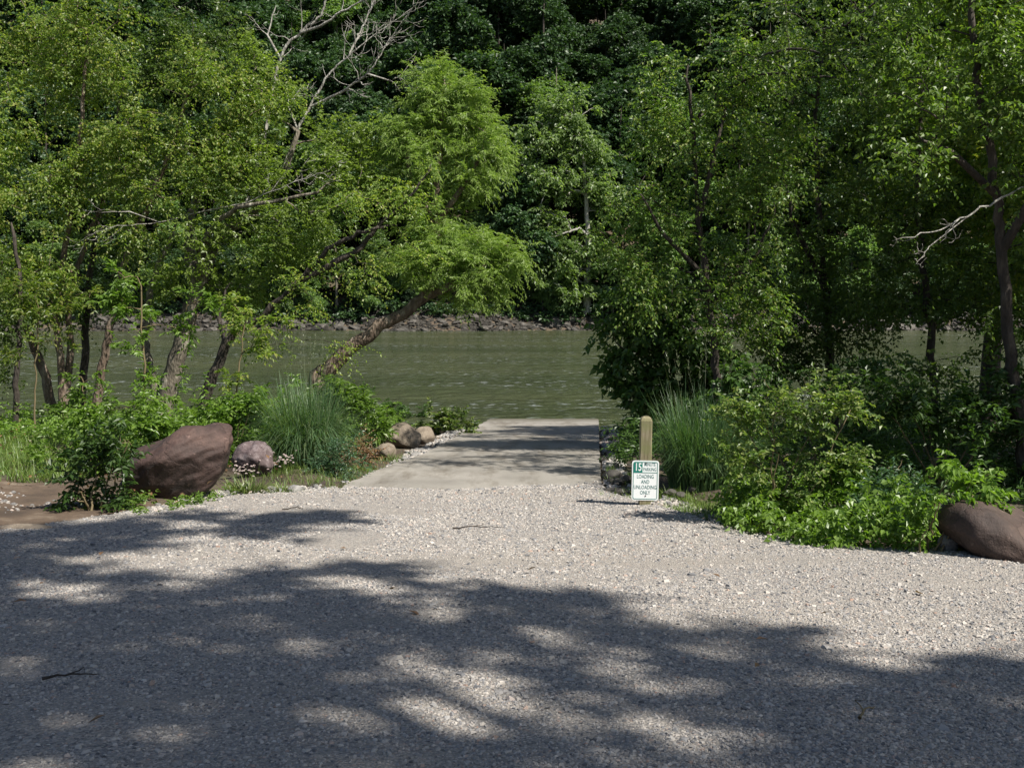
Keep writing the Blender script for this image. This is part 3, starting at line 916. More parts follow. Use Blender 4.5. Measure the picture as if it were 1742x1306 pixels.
tree('birch_tree', 'olive tree with a yellowish top behind the upright birch', [([(1418, 690, 22), (1412, 600, 22), (1402, 480, 22), (1392, 350, 22), (1386, 220, 22), (1398, 90, 22)], 0.13, 0.03), ([(1402, 480, 22), (1350, 380, 21.7), (1330, 290, 21.5)], 0.05, 0.015)],
     [(1380, 90, 22, 80, 45), (1340, 150, 22, 60, 50), (1420, 190, 22, 80, 60), (1350, 270, 22, 80, 60), (1440, 320, 22, 80, 60), (1360, 400, 22, 80, 60), (1400, 500, 22, 90, 60), (1330, 540, 22, 60, 45), (1430, 600, 21.5, 80, 45), (1350, 620, 21.5, 70, 40), (1300, 600, 21.5, 60, 50), (1470, 520, 21.5, 80, 50), (1390, 560, 21.5, 80, 50), (1290, 500, 21.5, 60, 50)],
     'birch', M['olive'], M['dbark'], dens=4.2, gap=0.25, extra=RS)
lt = tree('birch_tree', 'tall dark birch trunk rising out of view at the right edge', [([(1748, 830, 13.5), (1735, 720, 13.5), (1720, 600, 13.5), (1704, 430, 13.5), (1694, 330, 13.5), (1668, 180, 13.5), (1655, 60, 13.5), (1635, -120, 13.5)], 0.10, 0.035),
     ([(1704, 430, 13.5), (1760, 330, 13.2), (1800, 240, 13)], 0.05, 0.02), ([(1694, 330, 13.5), (1620, 260, 13), (1560, 230, 12.8)], 0.04, 0.012)],
     [(1620, 180, 13, 90, 60), (1700, 210, 13, 80, 60), (1560, 250, 12.8, 70, 45), (1660, 60, 13.3, 110, 60), (1760, 90, 13, 90, 90), (1540, 60, 13.5, 80, 60), (1640, -40, 13.5, 180, 60), (1730, 300, 13, 60, 40), (1500, 140, 13.6, 60, 50), (1780, 420, 13.6, 50, 60)],
     'near', M['olive'], M['dbark'], dens=7.5, gap=0.3)
bare_part(lt, 'dead_branch', [([(1775, 300, 13.3), (1742, 318, 13.2), (1690, 345, 13), (1640, 370, 12.9), (1590, 392, 12.8), (1520, 408, 12.7)], 0.02, 0.005), ([(1640, 370, 12.9), (1580, 420, 12.8), (1560, 450, 12.7)], 0.007, 0.003)], M['pbark'], 'pale leafless branch sweeping down to the left', twigs=5, tlen=0.3)
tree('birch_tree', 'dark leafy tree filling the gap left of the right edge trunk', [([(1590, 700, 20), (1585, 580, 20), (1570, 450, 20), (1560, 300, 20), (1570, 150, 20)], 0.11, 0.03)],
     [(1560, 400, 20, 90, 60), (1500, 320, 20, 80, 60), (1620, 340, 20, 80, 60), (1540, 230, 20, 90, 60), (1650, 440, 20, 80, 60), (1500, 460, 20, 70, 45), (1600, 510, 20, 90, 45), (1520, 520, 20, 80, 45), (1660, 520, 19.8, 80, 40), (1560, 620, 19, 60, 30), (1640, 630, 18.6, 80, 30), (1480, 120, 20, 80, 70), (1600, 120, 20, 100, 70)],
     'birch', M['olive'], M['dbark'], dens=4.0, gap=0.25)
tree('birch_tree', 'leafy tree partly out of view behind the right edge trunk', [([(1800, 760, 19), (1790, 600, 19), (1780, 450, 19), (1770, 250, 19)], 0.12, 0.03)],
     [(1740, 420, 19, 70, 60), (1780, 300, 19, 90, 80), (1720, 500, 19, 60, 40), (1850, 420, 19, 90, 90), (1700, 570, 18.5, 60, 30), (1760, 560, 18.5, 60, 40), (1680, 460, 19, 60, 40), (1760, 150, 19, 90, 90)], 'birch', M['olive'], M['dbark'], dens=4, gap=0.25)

# ------------------------------------------------------------------ shrubs


def shrub(name, label, px, py, lobes, spec, leafmat, dens=14, nst=5, gap=0.1, cat='shrub', group=None, spread=0.06, **kw):
    """px,py: where it stands; lobes (px,py,rx,ry) at about the same distance"""
    g = gnd(px, py)
    g[2] = float(hgt(g[0], g[1])) - 0.03
    Y = g[1]
    top = min(l[1] - l[3] * 0.6 for l in lobes)
    sk = Skel()
    for k in range(nst):
        l = lobes[k % len(lobes)]
        b = g + np.array([rng.normal(0, spread), rng.normal(0, spread), 0])
        e = at(l[0] + rng.normal(0, l[2] * .3), l[1], Y + rng.normal(0, .15))
        sk.stem([b, b + (e - b) * .45 + np.array([0, 0, .06]), e], 0.012 + 0.004 * (dens < 12), 0.005, sub=4, jit=0.012)
    T = lobes_px([(l[0], l[1], Y + (l[4] if len(l) > 4 else 0), l[2], l[3]) for l in lobes], dens, gap)
    T[:, 2] = np.maximum(T[:, 2], hgt(T[:, 0], T[:, 1]) + 0.05)
    return plant(name, label, cat, g, sk, T, spec, leafmat, M['stem'], group, parts=('stems', 'foliage'), rtip=0.003, up=0.2, sides=5, skip=0.1, **kw)


shrub('shrub', 'dark leafy bush growing in front of the left end of the big boulder', 165, 866, [(165, 790, 70, 45), (120, 830, 40, 25), (215, 840, 35, 30), (190, 750, 70, 35), (150, 850, 50, 18)], 'pinnate', M['dark'], dens=11, nst=8, tl=0.25, L=0.085)
shrub('shrub', 'bright bush just behind the top of the big boulder', 400, 790, [(390, 705, 50, 35), (440, 690, 40, 35), (350, 710, 40, 25), (410, 745, 60, 30)], 'pinnate', M['shrub'], dens=20, nst=6, L=0.09, tl=0.3)
shrub('shrub', 'low mixed bush behind the left end of the big boulder', 250, 800, [(250, 735, 80, 40), (180, 755, 70, 40), (310, 740, 50, 35), (110, 770, 60, 30), (160, 720, 50, 25)], 'pinnate', M['shrub'], dens=17, nst=8, L=0.09, tl=0.3)
shrub('shrub', 'bright bush behind the tall grass clump left of the ramp', 600, 775, [(590, 690, 45, 40), (630, 720, 30, 35), (560, 670, 40, 30), (610, 745, 40, 25)], 'pinnate', M['shrub'], dens=18, nst=6, L=0.1, tl=0.34)
shrub('shrub', 'small pale bush by the water at the foot of the ramp', 755, 741, [(750, 710, 40, 18), (780, 722, 25, 14), (735, 728, 25, 10), (800, 728, 14, 8)], 'small', M['pale'], dens=16, nst=5, L=0.08)
shrub('shrub', 'dry brown scrub between grass clump and small tan rock', 612, 792, [(612, 765, 26, 22), (630, 775, 18, 14), (596, 775, 20, 14)], 'fine', M['brown'], dens=26, nst=5)
shrub('shrub', 'thin leafy bush overhanging the rounded tan rocks', 645, 760, [(632, 712, 28, 22), (655, 700, 18, 12), (615, 740, 22, 18)], 'small', M['shrub'], dens=11, nst=4, L=0.07)
shrub('shrub', 'feathery green bush at the right foot of the tall grass', 575, 812, [(570, 775, 30, 25), (600, 790, 28, 16), (550, 795, 26, 16)], 'fine', M['blue'], dens=30, nst=4)
shrub('shrub', 'small flowering bush along the bank in front of the leaning willow', 690, 712, [(670, 690, 40, 16), (630, 680, 40, 20), (710, 700, 20, 10)], 'small', M['dark'], dens=10, nst=4, L=0.08)
# right
shrub('shrub', 'large arching pale green shrub right of the tall grass', 1345, 893, [(1330, 700, 70, 45), (1260, 690, 35, 50), (1400, 690, 55, 45), (1300, 770, 70, 45), (1390, 770, 70, 50), (1440, 700, 45, 40), (1260, 770, 30, 40), (1350, 840, 60, 35), (1450, 760, 35, 45)], 'small', M['pale'], dens=17, nst=10, gap=0.3, L=0.052, spread=0.16)
shrub('shrub', 'bright broad-leaved sapling at the front of the arching shrub', 1440, 892, [(1440, 800, 45, 16), (1425, 835, 40, 16), (1465, 850, 35, 16), (1400, 800, 30, 14)], 'pinnate', M['shrub'], dens=26, nst=5, L=0.085, tl=0.24)
shrub('shrub', 'bluish green bush between arching shrub and right boulder', 1525, 905, [(1520, 830, 45, 35), (1545, 865, 40, 30), (1490, 850, 35, 35)], 'fine', M['blue'], dens=34, nst=6)
shrub('shrub', 'glossy bush with large light leaves leaning over the right boulder', 1580, 945, [(1635, 832, 50, 20), (1590, 855, 40, 30), (1680, 838, 28, 12), (1612, 800, 24, 18), (1575, 900, 28, 28)], 'near', M['shrub'], dens=14, nst=7, L=0.062, tl=0.22, gap=0.25)
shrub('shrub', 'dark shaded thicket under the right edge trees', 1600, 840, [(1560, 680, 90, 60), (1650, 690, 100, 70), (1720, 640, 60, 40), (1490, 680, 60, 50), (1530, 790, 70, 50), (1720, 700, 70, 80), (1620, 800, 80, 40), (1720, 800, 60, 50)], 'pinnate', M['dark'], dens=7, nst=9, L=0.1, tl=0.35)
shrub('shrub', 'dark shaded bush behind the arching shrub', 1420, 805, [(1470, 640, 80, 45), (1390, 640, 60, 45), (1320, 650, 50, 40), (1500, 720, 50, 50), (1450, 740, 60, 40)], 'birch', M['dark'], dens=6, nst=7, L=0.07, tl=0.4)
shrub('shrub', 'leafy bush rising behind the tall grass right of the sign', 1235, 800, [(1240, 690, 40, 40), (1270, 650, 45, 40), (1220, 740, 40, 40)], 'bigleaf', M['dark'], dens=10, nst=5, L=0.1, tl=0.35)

# ------------------------------------------------------------------ grasses
def blades(base, dirs, L, W, droop, seg=4):
    """arching ribbons"""
    n = len(base)
    t = np.linspace(0, 1, seg + 1)
    side = nrm(np.cross(dirs, UP + 1e-3 * rng.normal(size=(n, 3))))
    hz = nrm(dirs * np.array([1, 1, 0]) + 1e-6)
    P = base[:, None, :] + dirs[:, None, :] * (L[:, None] * t)[:, :, None] + (hz[:, None, :] * 0.45 - UP) * (droop[:, None] * L[:, None] * t ** 2.6)[:, :, None]
    w = W[:, None] * (1 - t ** 1.6)[None, :] * 0.5 + 0.0006
    a = P + side[:, None, :] * w[:, :, None]
    b = P - side[:, None, :] * w[:, :, None]
    v = np.stack([a, b], 2).reshape(n, -1, 3)
    k = (seg + 1) * 2
    f = []
    for q in range(seg):
        i_ = np.arange(n) * k + 2 * q
        f.append(np.stack([i_, i_ + 1, i_ + 3, i_ + 2], -1))
    return v.reshape(-1, 3), np.concatenate(f)


def grass_clump(label, px, py, r, H, n, mat, plumes=0, W=0.008, lean=0.38, droop=(0.1, 0.5), group=None, name='grass_clump', cat='grass clump'):
    g = gnd(px, py)
    g[2] = float(hgt(g[0], g[1])) - 0.02
    root = thing(name, g, label, cat, group)
    a = rng.uniform(0, 2 * np.pi, n)
    rr = r * np.sqrt(rng.uniform(0, 1, n))
    b = np.stack([np.cos(a) * rr, np.sin(a) * rr, np.zeros(n)], -1)
    d = nrm(np.stack([np.cos(a), np.sin(a), np.zeros(n)], -1) * (lean * rng.uniform(0.1, 1.2, n) * (0.4 + rr / r))[:, None] + UP + rng.normal(0, 0.1, (n, 3)))
    v, f = blades(b, d, H * rng.uniform(0.4, 1.1, n), W * rng.uniform(0.6, 1.3, n), rng.uniform(*droop, n), 5)
    link('blades', mk_mesh('blades', v, f), mat, root)
    if plumes:
        a = rng.uniform(0, 2 * np.pi, plumes); rr = r * 0.7 * np.sqrt(rng.uniform(0, 1, plumes))
        b = np.stack([np.cos(a) * rr, np.sin(a) * rr, np.zeros(plumes)], -1)
        d = nrm(UP + rng.normal(0, 0.1, (plumes, 3)))
        hh = H * rng.uniform(1.0, 1.3, plumes)
        v1, f1 = blades(b, d, hh, np.full(plumes, 0.006), np.full(plumes, 0.05), 3)
        # feathery heads
        k = 26
        pp = np.repeat(b + d * hh[:, None] * 0.82, k, 0) + np.repeat(d, k, 0) * (rng.uniform(0, 0.2, plumes * k) * H)[:, None]
        dd = np.repeat(d, k, 0) + rng.normal(0, 0.35, (plumes * k, 3))
        v2, f2 = leaves(pp, dd, rng.normal(size=pp.shape), np.full(len(pp), 0.055), np.full(len(pp), 0.008))
        link('plumes', mk_mesh('plumes', np.concatenate([v1, v2]), [f1, f2 + len(v1)]), M['plume'], root)
    return root


grass_clump('tall bluish green fountain grass clump left of the ramp', 520, 800, 0.40, 1.72, 3600, M['grass'], plumes=14, lean=0.13, W=0.012, droop=(0.1, 0.8))
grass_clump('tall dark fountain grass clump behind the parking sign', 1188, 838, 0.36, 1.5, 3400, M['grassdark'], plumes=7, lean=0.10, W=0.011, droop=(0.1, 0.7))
grass_clump('low clump of yellowish strap leaves before the pinkish rock', 420, 838, 0.28, 0.34, 240, M['iris'], W=0.018, lean=0.8, droop=(0.2, 0.6), name='strap_leaf_plant', cat='plant')
grass_clump('small tuft of strap leaves beside the white flowers', 478, 838, 0.18, 0.26, 120, M['iris'], W=0.014, lean=0.8, droop=(0.2, 0.6), name='strap_leaf_plant', cat='plant')
grass_clump('ragged green tuft beside the flared left ramp edge', 590, 828, 0.22, 0.2, 160, M['lawn'], W=0.008, lean=0.9, name='grass_tuft', cat='grass tuft')
grass_clump('thin tuft at the near right corner of the ramp', 1035, 845, 0.12, 0.22, 70, M['lawn'], W=0.007, lean=0.6, name='grass_tuft', cat='grass tuft')


def flower(label, px, py, n, H):
    g = gnd(px, py); g[2] = float(hgt(g[0], g[1])) - 0.01
    root = thing('wildflower', g, label, 'flower')
    b = np.concatenate([rng.normal(0, 0.13, (n, 2)), np.zeros((n, 1))], 1)
    d = nrm(UP + rng.normal(0, 0.16, (n, 3)))
    hh = H * rng.uniform(0.6, 1.1, n)
    v, f = blades(b, d, hh, np.full(n, 0.006), np.zeros(n), 2)
    link('foliage', mk_mesh('foliage', v, f), M['lawn'], root)
    tip = b + d * hh[:, None]
    k = 9
    a = np.tile(np.arange(k) * 2 * np.pi / k, n)
    pd = np.stack([np.cos(a), np.sin(a), np.full(len(a), -0.5)], -1) + rng.normal(0, 0.12, (len(a), 3))
    v, f = leaves(np.repeat(tip, k, 0), pd, np.tile(UP, (len(a), 1)), np.full(len(a), 0.024), np.full(len(a), 0.012))
    link('blossoms', mk_mesh('blossoms', v, f), M['petal'], root)


flower('pale pink white coneflowers before the tall grass clump', 480, 812, 42, 0.3)
flower('faded pinkish flower heads against the pinkish rock', 418, 824, 34, 0.34)

# sheets of low growth: short grass and vines (nobody could count them)
def scatter_on(poly_px, n):
    P = np.array([gnd(*p)[:2] for p in poly_px])
    lo, hi = P.min(0), P.max(0)
    out = []
    while sum(len(o) for o in out) < n:
        q = rng.uniform(lo, hi, (n, 2))
        ins = np.zeros(n, bool)
        j = len(P) - 1
        for i_ in range(len(P)):
            c = ((P[i_, 1] > q[:, 1]) != (P[j, 1] > q[:, 1])) & (q[:, 0] < (P[j, 0] - P[i_, 0]) * (q[:, 1] - P[i_, 1]) / (P[j, 1] - P[i_, 1] + 1e-12) + P[i_, 0])
            ins ^= c
            j = i_
        out.append(q[ins])
    q = np.concatenate(out)[:n]
    return np.stack([q[:, 0], q[:, 1], hgt(q[:, 0], q[:, 1])], -1)


def turf(name, label, poly, n, H, mat, W=0.006, lean=0.5):
    b = scatter_on(poly, n)
    keep = np.array([mnoise.noise(Vector((p[0] * 1.7, p[1] * 1.7, 0.3))) > -0.25 for p in b])
    b = b[keep]
    n = len(b)
    d = nrm(UP + rng.normal(0, lean, (n, 3)) * np.array([1, 1, 0.2]))
    hm = np.array([0.55 + 0.9 * max(0, 0.5 + mnoise.noise(Vector((p[0] * 2.3, p[1] * 2.3, 5)))) for p in b])
    v, f = blades(b, d, H * rng.uniform(0.5, 1.2, n) * hm, W * rng.uniform(0.6, 1.3, n), rng.uniform(0.1, 0.6, n), 3)
    return tag(link(name, mk_mesh(name, v, f), mat), label, 'grass', kind='stuff')


turf('grass', 'bright short grass at the far left beside the dirt path', [(-300, 800), (-200, 745), (60, 745), (130, 790), (140, 818), (0, 824), (-250, 840)], 17000, 0.32, M['lawn'], W=0.01)
turf('grass', 'patchy grass and weeds along the left edge of the ramp', [(380, 845), (470, 790), (560, 790), (640, 780), (700, 775), (640, 808), (575, 833), (500, 842)], 3200, 0.16, M['lawn'])
turf('grass', 'grassy verge between sign post and right shrubs', [(1030, 800), (1130, 835), (1220, 850), (1310, 880), (1300, 915), (1190, 884), (1090, 854), (1034, 838)], 4200, 0.13, M['lawn'])


def carpet(name, label, poly, n, spec, mat, h=(0.03, 0.2), cat='ground cover', **kw):
    b = scatter_on(poly, n)
    b[:, 2] += rng.uniform(h[0], h[1], len(b)) * (0.25 + 1.5 * np.array([max(0, 0.4 + mnoise.noise(Vector((p[0] * 1.3, p[1] * 1.3, 9)))) for p in b]))
    g_ = hgt(b[:, 0], b[:, 1])
    b[:, 2] = g_ + (b[:, 2] - g_) * np.where(b[:, 1] > 22, 0.5, 1.0)
    d = nrm(UP * 0.5 + rng.normal(0, 0.6, b.shape))
    sp = dict(SPEC[spec]); sp.update(kw)
    v, f = spray(b, d, **sp)
    return tag(link(name, mk_mesh(name, v, f), mat), label, cat, kind='stuff')


carpet('ground_cover', 'glossy leafy vines spilling along the right gravel edge', [(1225, 895), (1260, 850), (1400, 870), (1580, 890), (1610, 935), (1500, 940), (1420, 934), (1300, 918)], 340, 'near', M['shrub'], (0.03, 0.28), tw=4, lf=8, tl=0.26, L=0.062)
carpet('ground_cover', 'small weeds growing against the foot of the big boulder', [(190, 880), (215, 850), (300, 856), (380, 845), (400, 838), (390, 852), (330, 866), (240, 876)], 46, 'small', M['shrub'], (0.02, 0.1), tw=4, lf=8, tl=0.16, L=0.045)
carpet('undergrowth', 'low weeds and seedlings under the left bank trees', [(-600, 790), (-600, 712), (0, 712), (380, 712), (620, 712), (700, 722), (640, 765), (560, 775), (380, 800), (230, 812), (120, 775), (-100, 745)], 2100, 'pinnate', M['shrub'], (0.05, 0.85), tw=4, lf=9, tl=0.32, L=0.1)
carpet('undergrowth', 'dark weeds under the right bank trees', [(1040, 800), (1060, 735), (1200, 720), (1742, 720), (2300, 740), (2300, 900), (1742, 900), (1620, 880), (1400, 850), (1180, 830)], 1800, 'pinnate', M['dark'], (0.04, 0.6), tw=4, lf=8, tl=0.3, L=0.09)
carpet('leaf_litter', 'dry fallen leaves on the bank soil', [(-200, 830), (-100, 700), (700, 715), (640, 800), (400, 845), (200, 866)], 500, 'small', M['brown'], (0.0, 0.03), tw=2, lf=3, tl=0.4, L=0.07, droop=0, ldroop=0)

# ------------------------------------------------------------------ rocks
def ico(sub):
    import bmesh
    bm = bmesh.new()
    bmesh.ops.create_icosphere(bm, subdivisions=sub, radius=1)
    v = np.array([x.co[:] for x in bm.verts]); f = np.array([[q.index for q in x.verts] for x in bm.faces])
    bm.free()
    return v, f


ICO4, ICO3, ICO2 = ico(5), ico(3), ico(2)


def rock_verts(src, size, amp, freq, seed, chip=0.0):
    v = src[0].copy()
    o = np.array([seed * 3.1, seed * 1.7, seed * 5.3])
    if chip:
        r_ = np.random.default_rng(seed)
        for _ in range(14):
            n = nrm(r_.normal(size=3)); c = r_.uniform(0.62, 0.88)
            h = v @ n - c
            v = v - np.clip(h, 0, None)[:, None] * n * chip
    k = np.array([sum(mnoise.noise(Vector(p * freq * 2 ** q + o)) / 1.9 ** q for q in range(3)) for p in v])
    v = v * (1 + amp * k)[:, None]
    if len(v) > 5000:
        rid = np.array([abs(mnoise.noise(Vector(p * 2.1 + o))) + 0.5 * abs(mnoise.noise(Vector(p * 5.3 + o))) for p in v])
        v = v * (1 - 0.10 * np.clip(0.16 - rid, 0, 1) / 0.16 + 0.02 * np.array([mnoise.noise(Vector(p * 11 + o)) for p in v]))[:, None]
    return v * np.asarray(size)


def rock(name, label, px, py, size, mat, amp=0.2, freq=1.1, seed=1, rot=(0, 0, 0), sink=0.15, chip=0.8, src=None, group=None, cat='rock', yoff=0.0):
    from mathutils import Euler
    g = gnd(px, py)
    g[1] += yoff
    v = rock_verts(src or ICO3, size, amp, freq, seed, chip)
    v = v @ np.array(Euler(rot).to_matrix()).T
    zmin = v[:, 2].min()
    hh = v[:, 2].max() - zmin
    v[:, 2] -= zmin + sink * hh
    g[2] = float(hgt(g[0], g[1]))
    if g[1] < y_far(g[0]): g[2] += 0.05
    o = link(name, mk_mesh(name, v, (src or ICO3)[1], True), mat, loc=g)
    return tag(o, label, cat, group)


rock('boulder', 'huge dark red brown boulder tilted up to the right', 283, 854, (0.92, 0.60, 0.50), M['boulder'], 0.17, 1.25, 5, (0, R(-24), R(8)), 0.14, 0.9, ICO4, yoff=0.42)
rock('boulder', 'pinkish lichened rock behind the strap leaved plant', 426, 816, (0.29, 0.26, 0.29), M['pinkrock'], 0.15, 1.2, 9, (0, 0, 0.5), 0.1, 0.5, ICO4, yoff=0.2)
rock('boulder', 'brown boulder half hidden at the right edge', 1735, 958, (0.58, 0.42, 0.32), M['boulder_r'], 0.14, 0.9, 14, (0, R(17), R(-8)), 0.36, 0.7, ICO4, yoff=0.35)
rock('rock', 'largest rounded tan rock beside the ramp', 682, 760, (0.38, 0.33, 0.30), M['tanrock'], 0.15, 1.1, 21, (0, R(10), 0), 0.12, 0.7, ICO4, yoff=0.2)
rock('rock', 'round tan rock nearest the water beside the ramp', 721, 754, (0.25, 0.23, 0.22), M['tanrock'], 0.15, 1.1, 22, (0, 0, 1), 0.12, 0.7, ICO3, yoff=0.1)
rock('rock', 'smallest angular tan rock in front of the rounded pair', 656, 778, (0.22, 0.19, 0.17), M['tanrock'], 0.15, 1.2, 23, (0, R(12), .4), 0.12, 0.8, ICO3, yoff=0.1)
rock('rock', 'flat pale stone lying in the grass beside the dirt path', 115, 818, (0.17, 0.12, 0.06), M['tanrock'], 0.15, 1.2, 24, (0, 0, 0), 0.2, 0.6)
rock('rock', 'low mossy stone at the left edge of the gravel', 40, 893, (0.36, 0.10, 0.07), M['tanrock'], 0.15, 1.2, 25, (0, 0, 0.05), 0.3, 0.6)
rock('rock', 'angular pale grey stone at the lower edge of the strap leaves', 504, 838, (0.12, 0.09, 0.08), M['greyrock'], 0.12, 1.2, 26, (0, 0, .6), 0.15, 0.95)
rock('rock', 'white grey stone lying against the right boulder', 1617, 945, (0.10, 0.08, 0.085), M['greyrock'], 0.12, 1.2, 27, (0, R(20), .6), 0.15, 0.95, yoff=0.05)
rock('rock', 'pale stone wedged under the right end of the big boulder', 322, 855, (0.08, 0.06, 0.05), M['greyrock'], 0.12, 1.2, 28, (0, 0, .3), 0.1, 0.95)
rock('rock', 'pale stone at the water by the left end of the ramp', 792, 722, (0.14, 0.12, 0.10), M['tanrock'], 0.12, 1.2, 29, (0, 0, .3), 0.1, 0.8)
rock('rock', 'small whitish stone touching the far left ramp corner', 818, 727, (0.11, 0.09, 0.09), M['greyrock'], 0.12, 1.2, 30, (0, 0, .3), 0.1, 0.9)
rock('rock', 'flat grey stone under the right shrubs', 1465, 918, (0.12, 0.07, 0.05), M['greyrock'], 0.12, 1.2, 31, (0, 0, .3), 0.1, 0.9)
rock('rock', 'brownish slab behind the sign post', 1048, 836, (0.20, 0.10, 0.06), M['farrock'], 0.12, 1.2, 32, (0, 0, .1), 0.2, 0.9)
for k, (px, py, s, lab) in enumerate([(1140, 848, .09, 'grey stone in the grass just right of the sign'), (1158, 850, .07, 'small bluish stone second right of the sign'), (1175, 842, .10, 'rounded stone under the tall grass right of the sign'), (1045, 822, .12, 'dark bluish stone between ramp and sign'), (1065, 826, .10, 'dark stone close behind the sign post')]):
    rock('rock', lab, px, py, (s * 1.3, s, s * .75), M['farrock'], 0.12, 1.2, 40 + k, (0, 0, k), 0.15, 0.9)

# small stones along the edges: individuals that share a few meshes
protos = [mk_mesh('edge_stone', rock_verts(ICO2, (1.25, 0.95, 0.7), 0.12, 1.2, 60 + k, 0.95), ICO2[1], True) for k in range(5)]
for p_ in protos: p_.materials.append(M['greyrock'])

protos_dark = [p_.copy() for p_ in protos]
for p_ in protos_dark: p_.materials.clear(); p_.materials.append(M['farrock'])


def stones(n, poly, s0, s1, label, group, cat='stone', name='edge_stone', meshes=protos):
    b = scatter_on(poly, n)
    for p in b:
        s = rng.uniform(s0, s1)
        o = link(name, meshes[int(rng.integers(len(meshes)))])
        o.location = (p[0], p[1], p[2] + s * 0.35)
        o.rotation_euler = (rng.uniform(-.4, .4), rng.uniform(-.4, .4), rng.uniform(0, 6.3))
        o.scale = (s, s, s)
        tag(o, label, cat, group)


stones(60, [(200, 873), (330, 846), (470, 836), (560, 828), (570, 834), (470, 845), (350, 856)], 0.02, 0.06, 'pale fist sized stone in the row along the left gravel edge', 'stones along the left gravel edge')
stones(80, [(580, 828), (640, 800), (700, 770), (800, 722), (825, 722), (710, 785), (640, 808)], 0.025, 0.075, 'pale stone in the rubble strip along the left side of the ramp', 'stones beside the left side of the ramp')
stones(34, [(1026, 800), (1022, 720), (1060, 730), (1085, 800), (1080, 850), (1034, 838)], 0.03, 0.10, 'dark stone in the rubble on the right side of the ramp', 'stones beside the right side of the ramp', meshes=protos_dark)
stones(36, [(1090, 853), (1150, 848), (1240, 885), (1420, 925), (1600, 935), (1742, 955), (1742, 972), (1600, 946), (1300, 922), (1190, 890)], 0.02, 0.05, 'small stone at the edge of the right gravel border', 'stones along the right gravel edge')
stones(26, [(0, 868), (0, 835), (180, 842), (220, 860), (150, 872)], 0.015, 0.045, 'small whitish stone lying on the sandy dirt', 'stones on the dirt path')

CUBE = np.array([[-1, -1, -1], [1, -1, -1], [1, 1, -1], [-1, 1, -1], [-1, -1, 1], [1, -1, 1], [1, 1, 1], [-1, 1, 1]], float)
CF = np.array([[0, 3, 2, 1], [4, 5, 6, 7], [0, 1, 5, 4], [1, 2, 6, 5], [2, 3, 7, 6], [3, 0, 4, 7]])


def chips(gx, gy, gz, sz):
    n = len(gx)
    V = CUBE[None] + rng.normal(0, 0.28, (n, 8, 3))
    V[:, 4:, :2] *= 0.62
    V *= np.stack([rng.uniform(0.8, 1.5, n), rng.uniform(0.7, 1.1, n), rng.uniform(0.28, 0.62, n)], -1)[:, None, :]
    a = rng.uniform(0, 6.28, n); tl_ = rng.normal(0, 0.3, n)
    ca, sa, ct, st = np.cos(a)[:, None], np.sin(a)[:, None], np.cos(tl_)[:, None], np.sin(tl_)[:, None]
    x1, y1, z1 = V[..., 0], V[..., 1] * ct - V[..., 2] * st, V[..., 1] * st + V[..., 2] * ct
    V = np.stack([x1 * ca - y1 * sa, x1 * sa + y1 * ca, z1], -1) * sz[:, None, None]
    V += np.stack([gx, gy, gz], -1)[:, None, :]
    return V.reshape(-1, 3), (np.arange(n)[:, None, None] * 8 + CF[None]).reshape(-1, 4)



vf = [chips(b_[:, 0], b_[:, 1], b_[:, 2] + 0.012, rng.uniform(0.008, s_, len(b_))) for b_, s_ in (
    (scatter_on([(560, 834), (640, 800), (700, 768), (800, 720), (826, 722), (712, 786), (640, 812), (580, 834)], 2200), 0.03),
    (scatter_on([(205, 874), (330, 846), (470, 834), (575, 828), (575, 836), (470, 846), (350, 858)], 1500), 0.028),
    (scatter_on([(1026, 800), (1022, 720), (1050, 730), (1062, 800), (1080, 852), (1030, 838)], 1400), 0.04),
    (scatter_on([(1085, 855), (1150, 850), (1240, 885), (1420, 928), (1600, 936), (1742, 955), (1742, 974), (1600, 948), (1300, 924), (1190, 892)], 1200), 0.026),
    (scatter_on([(-200, 880), (-200, 840), (180, 838), (225, 860), (150, 876)], 700), 0.018))]
off = np.cumsum([0] + [len(q[0]) for q in vf])
tag(link('edge_rubble', mk_mesh('edge_rubble', np.concatenate([q[0] for q in vf]), np.concatenate([q[1] + off[k_] for k_, q in enumerate(vf)])), M['pebble']), 'small broken stones strewn along the edges of gravel and ramp', 'rubble', kind='stuff')

# gravel stones: a mass of angular chips
n = 240000
rr = 3.6 + (14.6 - 3.6) * rng.uniform(0, 1, n) ** 1.15
wx = rng.uniform(-0.58, 0.58, n)
gx, gy = wx * rr, rr
bare = np.array([mnoise.noise(Vector((x_ * 0.22, y_ * 0.75, 2.2))) + 0.5 * mnoise.noise(Vector((x_ * 1.1, y_ * 2.2, 4))) for x_, y_ in zip(gx, gy)])
m_r = rng.uniform(0, 1, n) < 0.03
gx[m_r] = rng.uniform(-2.2, 1.2, m_r.sum()); gy[m_r] = 14.0 + np.abs(rng.normal(0, 0.35, m_r.sum()))
sp_ = gnd(588, 921)
keep = ((gy < y_far(gx) + rng.normal(0, 0.05, n)) | m_r) & (rng.uniform(0, 1, n) > np.clip((bare - 0.08) * 1.7, 0.0, 0.85)) & ((((gx - sp_[0]) / 0.36) ** 2 + ((gy - sp_[1]) / 0.5) ** 2) > 1)
gx, gy = gx[keep], gy[keep]
n = len(gx)
sz = np.clip(np.exp(rng.normal(math.log(0.0051), 0.42, n)), 0.003, 0.026) * (0.85 + 0.035 * (gy - 4))
V, f = chips(gx, gy, plane_z(gy) + und(gx, gy) + 0.006 + sz * 0.22, sz)
tag(link('gravel_stones', mk_mesh('gravel_stones', V, f), M['pebble']), 'loose angular gravel chips covering the lot', 'gravel', kind='stuff')

